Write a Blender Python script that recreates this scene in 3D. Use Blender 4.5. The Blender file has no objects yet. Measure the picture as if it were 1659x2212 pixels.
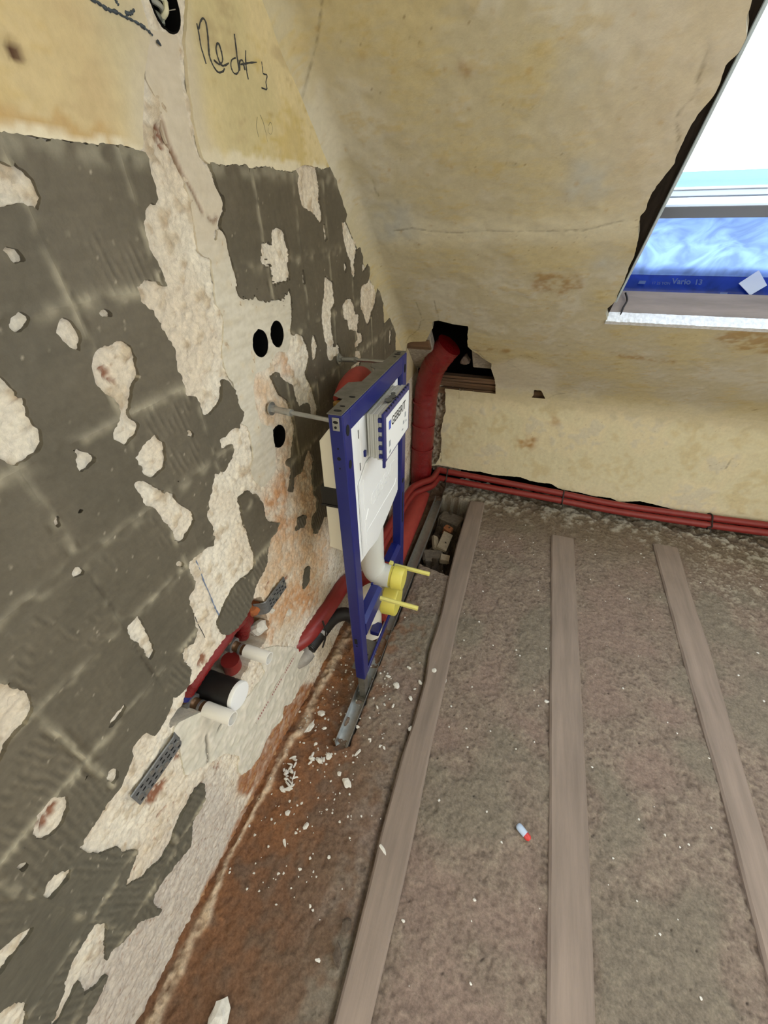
import bpy, bmesh, math, random, json
import numpy as np
from mathutils import Matrix, Vector

# ------------------------------------------------------------------ camera, sky, light, exposure
scn = bpy.context.scene
COL = scn.collection
cam_d = bpy.data.cameras.new('camera'); cam = bpy.data.objects.new('camera', cam_d); COL.objects.link(cam)
cam_d.sensor_fit = 'HORIZONTAL'; cam_d.sensor_width = 36.0
cam_d.lens = 858.264 / 1659 * 36.0
cam_d.clip_start = 0.02; cam_d.clip_end = 200
_R, _U, _F = (0.946290, 0.322893, -0.016616), (-0.183450, 0.578529, 0.794765), (-0.266236, 0.749029, -0.606690)
_R = Vector(_R).normalized(); _F = Vector(_F); _F = (_F - _R * _F.dot(_R)).normalized(); _U = _R.cross(_F)
cam.matrix_world = Matrix(((_R.x, _U.x, -_F.x, 0.558), (_R.y, _U.y, -_F.y, -2.194), (_R.z, _U.z, -_F.z, 1.46), (0, 0, 0, 1)))
scn.camera = cam
scn.view_settings.view_transform = 'Standard'; scn.view_settings.look = 'None'
scn.view_settings.gamma = 1.0; scn.view_settings.use_curve_mapping = False
scn.view_settings.exposure = 1.15
scn.cycles.max_bounces = 6; scn.cycles.glossy_bounces = 2; scn.cycles.transmission_bounces = 3
world = bpy.data.worlds.new('overcast_sky'); scn.world = world; world.use_nodes = True
wb = world.node_tree.nodes['Background']; wb.inputs[0].default_value = (0.93, 0.97, 1.0, 1); wb.inputs[1].default_value = 3.2

def portal(name, loc, direction, sx, sy):
    d = bpy.data.lights.new(name, 'AREA'); d.shape = 'RECTANGLE'; d.size = sx; d.size_y = sy
    d.cycles.is_portal = True
    o = bpy.data.objects.new(name, d); COL.objects.link(o); o.location = loc
    o.rotation_euler = Vector(direction).to_track_quat('-Z', 'Y').to_euler()
    return o
def daylight(name, loc, direction, sx, sy, watts, color=(1, 1, 1)):
    d = bpy.data.lights.new(name, 'AREA'); d.shape = 'RECTANGLE'; d.size = sx; d.size_y = sy; d.energy = watts; d.color = color
    o = bpy.data.objects.new(name, d); COL.objects.link(o); o.location = loc
    o.rotation_euler = Vector(direction).to_track_quat('-Z', 'Y').to_euler()
    return o

# slope of the roof
SA = math.radians(42.8174); SS, SC = math.sin(SA), math.cos(SA); KNEE = 0.665
NIN = np.array([0.0, -SS, -SC])                    # into the room
portal('portal_roof_window', tuple(np.array([1.21, -1.5 * SC + .1, KNEE + 1.5 * SS + .1])), tuple(NIN), .80, 1.0)
portal('portal_roof_window_two', tuple(np.array([2.21, -1.34 * SC + .1, KNEE + 1.34 * SS + .1])), tuple(NIN), .80, 1.24)
portal('portal_side_window', (2.80, -2.9, 1.45), (-1, 0, 0), 1.6, 1.4)

# ------------------------------------------------------------------ data measured on the surfaces (mm)
D = json.loads('''{"ADH":[[-1888,1524],[-1787,1529],[-1750,1529],[-1715,1529],[-1670,1530],[-1630,1531],[-1599,1528],[-1477,1524],[-1442,1523],[-1360,1528],[-1347,1524],[-1298,1529],[-1256,1527],[-1190,1526],[-1134,1541],[-1065,1541],[-1041,1537],[-971,1549],[-952,1535],[-915,1504],[-878,1483],[-853,1454],[-825,1428],[-755,1369],[-713,1329],[-651,1276],[-599,1230],[-552,1190],[-599,1231],[-579,1200],[-603,1161],[-592,1099],[-523,1107],[-457,1088],[-439,1034],[-445,963],[-462,878],[-535,436],[-596,-153],[-939,-174],[-1868,-316],[-2508,-286],[-2442,654]],"EXP":[[-1539,1688],[-1529,1680],[-1527,1651],[-1560,1607],[-1592,1551],[-1597,1534],[-1597,1526],[-1597,1516],[-1599,1502],[-1596,1491],[-1601,1480],[-1600,1472],[-1616,1472],[-1628,1465],[-1639,1452],[-1645,1442],[-1646,1430],[-1645,1415],[-1637,1404],[-1635,1388],[-1633,1370],[-1637,1365],[-1650,1377],[-1669,1384],[-1681,1379],[-1694,1373],[-1691,1359],[-1685,1347],[-1673,1341],[-1672,1317],[-1663,1297],[-1657,1278],[-1665,1257],[-1665,1236],[-1662,1222],[-1668,1213],[-1665,1203],[-1641,1192],[-1640,1177],[-1642,1158],[-1626,1153],[-1598,1158],[-1578,1168],[-1567,1189],[-1563,1202],[-1550,1195],[-1536,1167],[-1535,1137],[-1531,1109],[-1527,1127],[-1527,1110],[-1543,1100],[-1553,1092],[-1562,1098],[-1581,1100],[-1589,1096],[-1598,1093],[-1613,1098],[-1622,1082],[-1613,1072],[-1587,1072],[-1585,1063],[-1593,1045],[-1614,1036],[-1626,1026],[-1641,1037],[-1646,1030],[-1655,1041],[-1655,1042],[-1677,1013],[-1706,980],[-1713,970],[-1706,939],[-1718,895],[-1743,910],[-1796,915],[-1796,870],[-1799,852],[-1824,847],[-1827,809],[-1836,755],[-1853,737],[-1879,752],[-1892,730],[-1886,685],[-1906,655],[-1942,664],[-1941,685],[-1954,662],[-1977,649],[-2012,641],[-2013,675],[-2031,682],[-2048,680],[-2056,658],[-2100,632],[-2124,636],[-2149,632],[-2187,625],[-2187,589],[-2180,558],[-2161,523],[-2163,493],[-2147,450],[-2177,429],[-2201,413],[-2175,372],[-2138,337],[-2107,341],[-2081,356],[-2044,366],[-2010,367],[-1992,353],[-2002,315],[-2012,301],[-2056,296],[-2070,273],[-2092,233],[-2132,260],[-2167,276],[-2194,279],[-2203,250],[-2203,195],[-2213,205],[-2231,270],[-2251,282],[-2266,291],[-2280,319],[-2304,289],[-2309,272],[-2337,261],[-2349,262],[-2359,260],[-2374,255],[-2416,263],[-2570,-273],[-2369,-421],[-1901,-413],[-917,-618],[-364,-363],[-1015,488],[-1252,624],[-1269,611],[-1310,599],[-1327,606],[-1332,653],[-1314,674],[-1289,679],[-1273,716],[-1292,745],[-1284,805],[-1264,857],[-1272,889],[-1294,904],[-1315,884],[-1329,870],[-1343,858],[-1385,866],[-1400,825],[-1421,839],[-1388,877],[-1389,898],[-1406,914],[-1405,931],[-1376,923],[-1360,961],[-1338,985],[-1337,1004],[-1343,1028],[-1344,1026],[-1347,1055],[-1353,1077],[-1381,1101],[-1392,1126],[-1404,1155],[-1374,1157],[-1353,1127],[-1315,1103],[-1317,1082],[-1304,1038],[-1250,1031],[-1248,983],[-1200,972],[-1202,1007],[-1212,1046],[-1229,1078],[-1240,1109],[-1228,1126],[-1209,1147],[-1215,1177],[-1231,1201],[-1258,1215],[-1287,1216],[-1288,1224],[-1271,1253],[-1261,1296],[-1263,1314],[-1303,1298],[-1345,1303],[-1365,1303],[-1394,1311],[-1403,1321],[-1431,1318],[-1458,1327],[-1462,1345],[-1450,1341],[-1454,1358],[-1456,1378],[-1458,1399],[-1458,1418],[-1460,1430],[-1469,1437],[-1464,1448],[-1448,1464],[-1438,1478],[-1449,1484],[-1454,1495],[-1456,1509],[-1462,1515],[-1470,1522],[-1480,1528],[-1480,1552],[-1476,1597],[-1460,1654],[-1432,1703],[-1420,1719]],"PATCH":[[[-1814,1506],[-1801,1505],[-1786,1503],[-1775,1489],[-1781,1469],[-1806,1471],[-1822,1469],[-1836,1467]],[[-1840,1437],[-1829,1430],[-1820,1423],[-1825,1418],[-1841,1418],[-1844,1429]],[[-1166,1530],[-1144,1539],[-1112,1543],[-1074,1542],[-1057,1530],[-1055,1506],[-1064,1478],[-1051,1458],[-1053,1441],[-1077,1431],[-1091,1445],[-1127,1459],[-1159,1465],[-1167,1483],[-1171,1510]],[[-1349,1409],[-1326,1410],[-1312,1404],[-1308,1424],[-1300,1429],[-1282,1432],[-1256,1428],[-1246,1414],[-1244,1385],[-1249,1358],[-1259,1329],[-1292,1331],[-1332,1328],[-1334,1343],[-1331,1366],[-1355,1367],[-1365,1374],[-1361,1395]],[[-1062,1431],[-1045,1430],[-1036,1396],[-1057,1393]],[[-1196,1348],[-1186,1347],[-1182,1314],[-1199,1311]],[[-938,1435],[-912,1430],[-889,1457],[-865,1456],[-856,1437],[-805,1423],[-775,1388],[-763,1368],[-728,1335],[-745,1325],[-755,1307],[-806,1294],[-789,1336],[-807,1364],[-835,1359],[-854,1330],[-860,1293],[-875,1283],[-892,1305],[-893,1336],[-920,1361],[-933,1388],[-939,1414]],[[-730,1321],[-690,1313],[-655,1277],[-657,1248],[-663,1212],[-665,1213],[-686,1181],[-732,1156],[-751,1138],[-781,1133],[-811,1176],[-831,1198],[-824,1249],[-811,1261],[-761,1260],[-735,1278]],[[-946,1335],[-931,1337],[-915,1323],[-934,1306],[-946,1320]],[[-1078,1320],[-1052,1309],[-1022,1296],[-1020,1266],[-1021,1238],[-1048,1231],[-1052,1192],[-1050,1145],[-1049,1123],[-1034,1139],[-1013,1119],[-1008,1092],[-1038,1088],[-1050,1104],[-1068,1094],[-1096,1103],[-1109,1120],[-1099,1148],[-1115,1163],[-1117,1197],[-1121,1223],[-1113,1245],[-1092,1277]],[[-973,1232],[-943,1243],[-897,1236],[-874,1208],[-871,1185],[-841,1182],[-841,1159],[-865,1129],[-828,1118],[-820,1089],[-887,1086],[-902,1085],[-902,1106],[-876,1108],[-879,1133],[-913,1148],[-934,1147],[-945,1162],[-947,1187],[-967,1184],[-978,1210]],[[-899,1079],[-847,1065],[-849,1028],[-866,1016],[-896,1030],[-903,1058]],[[-939,1040],[-895,1036],[-889,996],[-934,984],[-977,993],[-949,1024]],[[-1184,1193],[-1161,1189],[-1159,1156],[-1176,1131],[-1197,1128],[-1199,1166]],[[-525,1063],[-497,1057],[-504,999],[-532,1009]],[[-1874,1371],[-1855,1375],[-1845,1365],[-1863,1356],[-1874,1352],[-1876,1357]],[[-1827,1351],[-1815,1360],[-1805,1354],[-1801,1336],[-1804,1327],[-1817,1319],[-1825,1332],[-1831,1343]],[[-1764,1358],[-1751,1360],[-1744,1352],[-1749,1346],[-1763,1349]],[[-1803,1304],[-1788,1316],[-1766,1315],[-1745,1318],[-1737,1305],[-1738,1274],[-1746,1259],[-1762,1253],[-1768,1237],[-1781,1226],[-1783,1215],[-1772,1200],[-1776,1192],[-1795,1184],[-1810,1177],[-1815,1188],[-1824,1198],[-1812,1212],[-1798,1221],[-1792,1240],[-1802,1251],[-1808,1266],[-1811,1281]],[[-1928,1336],[-1910,1315],[-1906,1303],[-1903,1285],[-1907,1262],[-1903,1247],[-1908,1231],[-1926,1224],[-1949,1225],[-1955,1221],[-1955,1237],[-1974,1257]],[[-1879,1213],[-1871,1208],[-1871,1199],[-1859,1194],[-1857,1180],[-1872,1175],[-1889,1177],[-1883,1195]],[[-1917,1137],[-1909,1130],[-1909,1120],[-1916,1127]],[[-1791,1162],[-1776,1168],[-1753,1173],[-1742,1151],[-1751,1126],[-1760,1112],[-1785,1107],[-1800,1120],[-1802,1140],[-1801,1153]],[[-1824,1120],[-1806,1116],[-1792,1092],[-1782,1077],[-1762,1060],[-1762,1038],[-1739,1003],[-1743,982],[-1776,964],[-1799,969],[-1797,1006],[-1807,1044],[-1805,1056],[-1820,1070],[-1822,1100]],[[-1943,1151],[-1940,1142],[-1942,1123],[-1947,1124],[-1949,1136]],[[-1687,1151],[-1671,1136],[-1679,1130],[-1693,1139]],[[-1966,1060],[-1957,1063],[-1947,1049],[-1953,1041],[-1966,1047]],[[-1818,940],[-1802,930],[-1803,916],[-1815,919]],[[-1944,906],[-1920,911],[-1919,880],[-1923,839],[-1926,813],[-1942,799],[-1944,820],[-1943,844],[-1945,863],[-1950,887]],[[-2120,1010],[-2098,989],[-2094,980],[-2095,968],[-2088,959],[-2091,935],[-2098,921],[-2115,911],[-2133,911],[-2154,893],[-2187,895]],[[-2050,777],[-2032,781],[-2007,778],[-2024,765],[-2037,764],[-2052,766]],[[-2097,695],[-2088,688],[-2080,680],[-2087,659],[-2102,655],[-2102,684]],[[-2128,734],[-2112,737],[-2113,729],[-2124,728]],[[-2191,756],[-2174,766],[-2156,766],[-2146,738],[-2154,715],[-2172,703],[-2188,704],[-2198,719],[-2198,743]],[[-2234,729],[-2226,725],[-2223,700],[-2233,703]],[[-2244,631],[-2229,641],[-2218,624],[-2210,606],[-2222,592],[-2240,596],[-2248,600],[-2249,619]],[[-2275,597],[-2283,605],[-2293,622],[-2306,628],[-2322,636],[-2339,607],[-2329,589],[-2313,592],[-2298,592],[-2287,586]],[[-2371,553],[-2363,529],[-2354,511],[-2354,479],[-2376,445],[-2397,441],[-2392,516]],[[-2250,394],[-2255,433],[-2275,432],[-2304,428],[-2329,409],[-2335,392],[-2353,385],[-2375,371],[-2375,358],[-2350,358],[-2334,366],[-2322,360],[-2339,324],[-2328,294],[-2306,277],[-2282,341]]],"ISL":[[[-1575,947],[-1568,930],[-1549,915],[-1535,873],[-1543,841],[-1532,817],[-1493,786],[-1512,769],[-1541,769],[-1559,755],[-1580,713],[-1600,702],[-1630,694],[-1650,681],[-1660,667],[-1682,648],[-1711,638],[-1741,635],[-1770,651],[-1785,675],[-1783,714],[-1762,730],[-1741,741],[-1710,754],[-1676,750],[-1652,741],[-1629,743],[-1614,776],[-1617,805],[-1612,844],[-1622,878],[-1613,909],[-1611,947]],[[-1402,732],[-1357,714],[-1366,683],[-1394,688],[-1412,699],[-1430,700],[-1408,712]],[[-1413,530],[-1385,518],[-1405,463],[-1449,460],[-1432,491]]],"G":[[[-1533,1655],[-1480,1661],[-1464,1664],[-1485,1619],[-1487,1583],[-1492,1543],[-1477,1522],[-1482,1526],[-1468,1516],[-1463,1503],[-1453,1488],[-1444,1476],[-1454,1461],[-1471,1447],[-1492,1430],[-1499,1404],[-1517,1395],[-1539,1404],[-1536,1425],[-1533,1452],[-1529,1468],[-1530,1490],[-1534,1511],[-1542,1529],[-1548,1542],[-1552,1556],[-1542,1585],[-1558,1605]],[[-1512,1390],[-1470,1439],[-1463,1432],[-1460,1430],[-1458,1418],[-1458,1399],[-1456,1378],[-1454,1358],[-1445,1326],[-1462,1345],[-1458,1327],[-1431,1318],[-1403,1321],[-1394,1311],[-1365,1303],[-1345,1303],[-1303,1298],[-1263,1314],[-1261,1296],[-1271,1253],[-1288,1224],[-1287,1216],[-1292,1202],[-1310,1183],[-1360,1198],[-1373,1190],[-1394,1173],[-1458,1176],[-1473,1152],[-1480,1116],[-1474,1061],[-1475,1066],[-1433,1040],[-1440,998],[-1439,979],[-1457,928],[-1517,914],[-1542,945],[-1547,969],[-1547,994],[-1526,1004],[-1521,1060],[-1520,1080],[-1545,1097],[-1528,1111],[-1531,1109],[-1535,1137],[-1543,1160],[-1531,1175],[-1545,1202],[-1546,1219],[-1546,1243],[-1530,1269],[-1514,1300],[-1527,1329],[-1519,1352],[-1518,1352],[-1515,1375]]],"MORT":[[[-1980,599],[-1959,601],[-1910,551],[-1839,413],[-1776,391],[-1707,377],[-1706,490],[-1637,419],[-1564,309],[-1492,173],[-1498,118],[-1507,87],[-1561,83],[-1617,89],[-1648,92],[-1679,133],[-1707,95],[-1759,126],[-1799,126],[-1830,111],[-1867,123],[-1910,172],[-1903,231],[-1886,248],[-1917,339],[-1952,372],[-2004,442],[-2012,442],[-1989,536],[-1974,562],[-1983,606]]],"REC":[[[-1660,657],[-1626,629],[-1629,557],[-1628,520],[-1666,475],[-1706,489],[-1752,483],[-1779,479],[-1837,445],[-1879,479],[-1911,551],[-1960,599],[-1980,601],[-1971,625],[-1932,630],[-1912,646],[-1845,649],[-1804,648],[-1774,653],[-1739,638],[-1711,637],[-1686,639]]],"HOLE":[[[-1443,1232],[-1440,1245],[-1424,1256],[-1410,1260],[-1396,1253],[-1386,1235],[-1387,1222],[-1400,1205],[-1419,1199],[-1433,1207],[-1442,1218]],[[-1374,1240],[-1361,1255],[-1341,1261],[-1326,1253],[-1316,1236],[-1322,1220],[-1333,1208],[-1350,1205],[-1364,1207],[-1374,1218]],[[-1433,1025],[-1416,1033],[-1401,1032],[-1393,1018],[-1384,1009],[-1396,1008],[-1392,996],[-1398,977],[-1416,974],[-1430,982],[-1439,1000]],[[-1511,1692],[-1513,1672],[-1501,1662],[-1479,1661],[-1462,1669],[-1452,1682],[-1450,1699],[-1449,1708]]],"BASE":[[[-1473,175],[-1425,185],[-1197,3],[-1140,-110],[-1071,-636],[-1570,82],[-1679,133],[-1707,95],[-1759,126],[-1799,126],[-1830,111],[-1867,123],[-1915,175],[-1942,135],[-1923,41],[-1891,30],[-1906,21],[-1995,24],[-2069,0],[-2120,18],[-2204,2],[-2265,-38],[-2295,-2],[-2353,-10],[-2382,-11],[-2554,-128],[-2447,-596],[-1944,-540],[-1086,-746],[166,-843],[-991,-75]]],"ORANGE":[[[-1371,1176],[-1337,1186],[-1284,1157],[-1293,1143],[-1352,1130],[-1367,1154]],[[-1459,1173],[-1441,1169],[-1438,1139],[-1454,1133],[-1468,1150]],[[-1480,906],[-1411,911],[-1390,878],[-1417,839],[-1424,815],[-1477,795],[-1532,817],[-1542,846],[-1543,883]],[[-1444,988],[-1405,969],[-1388,996],[-1363,963],[-1404,933]],[[-1494,799],[-1403,731],[-1436,714],[-1533,752]],[[-1518,540],[-1369,426],[-1344,316],[-1469,339],[-1519,429],[-1601,487],[-1613,542]],[[-1673,605],[-1609,537],[-1619,472],[-1627,411],[-1666,476]]],"PINK":[[[-1459,1173],[-1404,1155],[-1381,1101],[-1350,1059],[-1342,1002],[-1474,1061],[-1480,1116]],[[-1436,965],[-1372,921],[-1255,869],[-1276,680],[-1325,612],[-1258,494],[-1559,755],[-1499,782],[-1400,738]],[[-1554,754],[-1256,591],[-1252,374],[-1339,372],[-1487,361],[-1601,487],[-1624,560],[-1653,659],[-1572,705]]],"BRICK":[[[-1791,1296],[-1782,1297],[-1778,1267],[-1789,1265],[-1796,1284]],[[-2188,744],[-2172,749],[-2154,747],[-2157,736],[-2184,728],[-2191,731]],[[-1866,675],[-1843,687],[-1831,675],[-1848,651],[-1870,659]],[[-1562,1562],[-1550,1561],[-1545,1542],[-1557,1536],[-1565,1547]],[[-2092,514],[-2046,516],[-2037,501],[-2052,491],[-2087,498]],[[-2099,452],[-2068,447],[-2069,438],[-2092,443]],[[-2093,184],[-2069,188],[-2050,144],[-2074,176]],[[-1606,643],[-1573,654],[-1583,642],[-1600,628]],[[-1528,590],[-1495,590],[-1501,562],[-1521,573]],[[-1882,1194],[-1870,1191],[-1874,1182],[-1882,1185]],[[-1866,1359],[-1852,1363],[-1864,1355],[-1871,1354]],[[-1874,1370],[-1870,1370],[-1872,1368],[-1875,1368]],[[-1769,1140],[-1756,1127],[-1755,1123],[-1770,1134]],[[-2005,539],[-1992,531],[-1997,497],[-2007,528]],[[-1969,622],[-1944,620],[-1934,596],[-1956,600]],[[-2076,545],[-2039,507],[-2053,498],[-2077,506],[-2087,511]],[[-2073,318],[-2009,339],[-1994,357],[-2008,373],[-2046,363],[-2092,332],[-2127,296],[-2124,278]],[[-1950,346],[-1935,329],[-1938,307],[-1950,316]]],"WIN":[[778,1535],[782,1525],[786,1513],[789,1496],[802,1477],[804,1461],[797,1452],[789,1445],[791,1434],[793,1422],[796,1397],[789,1380],[781,1364],[782,1350],[779,1345],[781,1327],[781,1314],[780,1295],[780,1282],[782,1266],[778,1250],[767,1213],[764,1176],[768,1150],[762,1136],[765,1112],[782,1056],[792,994],[792,957],[796,904],[798,838],[800,799],[790,765],[790,730],[806,689],[856,689],[962,688],[1080,684],[1167,688],[1276,688],[1610,681]],"BREAKS":[[167,621],[195,632],[249,613],[308,601],[317,610],[309,544],[304,441],[327,407],[346,391],[378,338],[412,303],[408,259],[427,149],[442,-18],[15,-173],[-145,-166],[-60,219],[9,369],[26,448],[118,465],[137,515],[164,575]],"VOID":[[170,622],[249,606],[313,603],[303,441],[308,326],[303,240],[285,219],[260,243],[217,224],[183,206],[123,252],[140,454]],"BREAKK":[[-108,704],[397,777],[420,730],[458,665],[428,657],[394,661],[338,657],[280,658],[246,652],[215,668],[174,665],[163,652],[168,548],[174,511],[164,483],[159,430],[153,381],[163,326],[159,201],[135,151],[101,138],[-103,78]],"BREAKS2":[[626,71],[645,67],[662,71],[683,30],[707,-12],[684,-22],[623,8],[634,24]],"BAND_S":[[[305,325],[412,292],[521,381],[693,313],[734,56],[505,-16],[449,25]]],"BREAKK2":[[628,695],[647,693],[664,695],[684,678],[706,660],[683,656],[623,668],[635,675]],"KNEEB":[[-54,112],[98,133],[156,149],[244,147],[345,141],[428,146],[512,139],[658,153],[713,139],[778,136],[842,140],[885,116],[924,111],[999,112],[1075,102],[1170,106],[1223,90],[1319,116],[1389,111],[1424,107],[1483,100],[1563,92],[1602,104],[1670,93],[1754,93],[1836,94],[1929,107],[2589,127]],"CRACKS_S":[[[112,1091],[144,1094],[171,1100],[232,1086],[293,1083],[373,1087],[450,1090],[524,1086],[606,1091],[643,1090],[672,1101],[726,1119]],[[100,1605],[79,1569],[54,1536],[29,1508],[8,1483]],[[753,1470],[755,1444],[756,1425],[763,1405],[761,1393],[750,1375],[749,1358],[768,1321],[777,1289]],[[168,633],[138,632],[120,623],[100,560],[70,524],[45,495],[23,452]],[[412,303],[446,293],[478,325],[491,352],[517,380]],[[478,325],[513,300],[547,259]],[[458,-2],[505,-7],[559,-2],[623,8]],[[707,-12],[714,25],[735,46],[806,72]],[[120,743],[123,696],[127,644]],[[192,760],[193,722],[196,688],[197,650],[191,613]],[[94,1258],[93,1232],[96,1210]],[[305,441],[346,410],[383,338]]],"CRACKS_K":[[[397,799],[434,799],[469,816],[482,830],[511,845]],[[469,816],[508,803],[545,782]],[[706,660],[716,675],[738,684]],[[623,668],[560,661],[506,660],[458,664]],[[234,654],[242,631],[240,603]],[[157,275],[166,233],[167,172]],[[1623,441],[1620,415],[1619,384]],[[1511,-24],[1439,98]]],"STAIN_S":[[[1149,635],[1207,678],[1267,703],[1422,720],[1516,581],[1359,541],[1277,545],[1207,573]],[[342,428],[392,453],[437,446],[486,444],[487,422],[438,410],[393,412],[346,401]],[[871,484],[1112,451],[1122,425],[881,449]],[[531,901],[584,924],[667,906],[690,864],[615,813],[537,845]],[[331,1494],[348,1485],[360,1461],[346,1459],[334,1475]],[[249,1495],[271,1485],[256,1480]],[[144,1527],[155,1515],[146,1501]],[[406,1548],[422,1541],[414,1532]],[[630,925],[648,936],[669,896],[652,880]],[[529,922],[549,933],[575,892],[548,880]],[[751,1388],[758,1395],[759,1391],[752,1383]],[[727,1368],[730,1390],[733,1390],[736,1379]],[[697,1326],[705,1336],[708,1331],[707,1322]],[[-200,1504],[-181,1498],[-202,1486]]],"BLUE_S":[[[554,1293],[643,1294],[687,1183],[579,1180]],[[518,1475],[578,1483],[584,1426],[544,1421]],[[52,1187],[177,1199],[177,1053],[26,1052]],[[692,1020],[743,1004],[752,929],[703,948]]],"SEAM_S":[[[52,1140],[323,1123],[753,1149],[796,1054],[318,1035],[52,1033]]],"STAIN_K":[[[605,395],[698,437],[691,349],[626,353]],[[722,551],[794,546],[780,504]]],"PIT":[[197,-130],[386,-138],[387,-213],[390,-503],[389,-582],[393,-778],[319,-761],[280,-753],[225,-728],[222,-1156],[203,-1162],[161,-636]],"LETTER":[[[[-1423,1683],[-1423,1672],[-1424,1660],[-1422,1652],[-1420,1643]],[[-1421,1678],[-1413,1687],[-1405,1692],[-1400,1689],[-1401,1677],[-1405,1663],[-1407,1653],[-1402,1644],[-1392,1639],[-1379,1642],[-1373,1646]],[[-1397,1651],[-1384,1649],[-1374,1655],[-1373,1665],[-1376,1672],[-1380,1672],[-1386,1665],[-1385,1655],[-1379,1649],[-1368,1651],[-1358,1655]],[[-1336,1665],[-1348,1660],[-1353,1652],[-1349,1646],[-1340,1646],[-1331,1652],[-1329,1664]],[[-1327,1693],[-1328,1680],[-1330,1663],[-1329,1652],[-1324,1663],[-1315,1666],[-1313,1660],[-1312,1655]],[[-1300,1680],[-1305,1668],[-1307,1654],[-1306,1645]],[[-1322,1660],[-1298,1666],[-1270,1672]],[[-1253,1676],[-1253,1668],[-1253,1661],[-1240,1661],[-1247,1651],[-1247,1642],[-1265,1641]]],[[[-1295,1599],[-1303,1586],[-1301,1571]],[[-1284,1603],[-1276,1591],[-1272,1567]],[[-1260,1591],[-1250,1597],[-1246,1589],[-1254,1580],[-1264,1581],[-1262,1588]]],[[[-1618,1659],[-1606,1658],[-1594,1656],[-1580,1657],[-1570,1656],[-1557,1656],[-1545,1655],[-1534,1653],[-1526,1650]],[[-1577,1668],[-1576,1666],[-1574,1664]],[[-1566,1660],[-1558,1661],[-1549,1666]],[[-1519,1646],[-1514,1643]]]],"CHALK":[[[[-1771,900],[-1771,870],[-1773,838],[-1772,798],[-1773,761],[-1771,727]]],[[[-1825,787],[-1826,757],[-1825,736],[-1825,714]]]],"CHIPS":[[143,-1756,68,30],[74,-1792,23,55],[93,-1842,20,69],[64,-1824,28,31],[269,-1784,43,27],[75,-1666,22,59],[233,-1766,14,20],[127,-1912,18,17],[194,-1925,15,24],[429,-1904,12,34],[268,-1687,30,13],[445,-1325,23,24],[320,-1420,26,31],[344,-1336,15,19],[278,-1396,12,24],[403,-1378,14,22],[413,-1555,24,15],[383,-1452,17,20],[390,-1410,13,9],[94,-1606,37,21],[234,-1610,14,15],[293,-1638,7,16],[330,-1645,8,11],[346,-1647,8,21],[153,-1978,9,24],[349,-2152,7,20],[526,-2020,8,12],[865,-1306,15,19],[491,-1337,33,11],[124,-1650,13,22],[118,-1708,12,16],[80,-1862,16,26],[178,-1730,23,24],[331,-1498,9,16],[277,-1523,9,18],[13,-1627,9,12]],"BIGCHIP":[[170,-2304,43,38]],"PIPE_T":[[0.165,-0.03,0.117],[0.209,-0.03,0.117],[0.548,-0.03,0.106],[0.916,-0.03,0.09],[1.224,-0.03,0.076],[1.665,-0.03,0.088],[1.923,-0.03,0.099],[2.328,-0.03,0.11]],"PIPE_B":[[0.174,-0.06,0.083],[0.218,-0.06,0.082],[0.556,-0.06,0.073],[0.922,-0.06,0.064],[1.227,-0.06,0.054],[1.667,-0.06,0.064],[1.924,-0.06,0.076],[2.325,-0.06,0.09]]}''')

# ------------------------------------------------------------------ helpers
rng = np.random.default_rng(7); random.seed(7)
def lin(r, g, b):
    f = lambda c: (c / 255 / 12.92) if c / 255 <= .04045 else ((c / 255 + .055) / 1.055) ** 2.4
    return np.array([f(r), f(g), f(b)])

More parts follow.
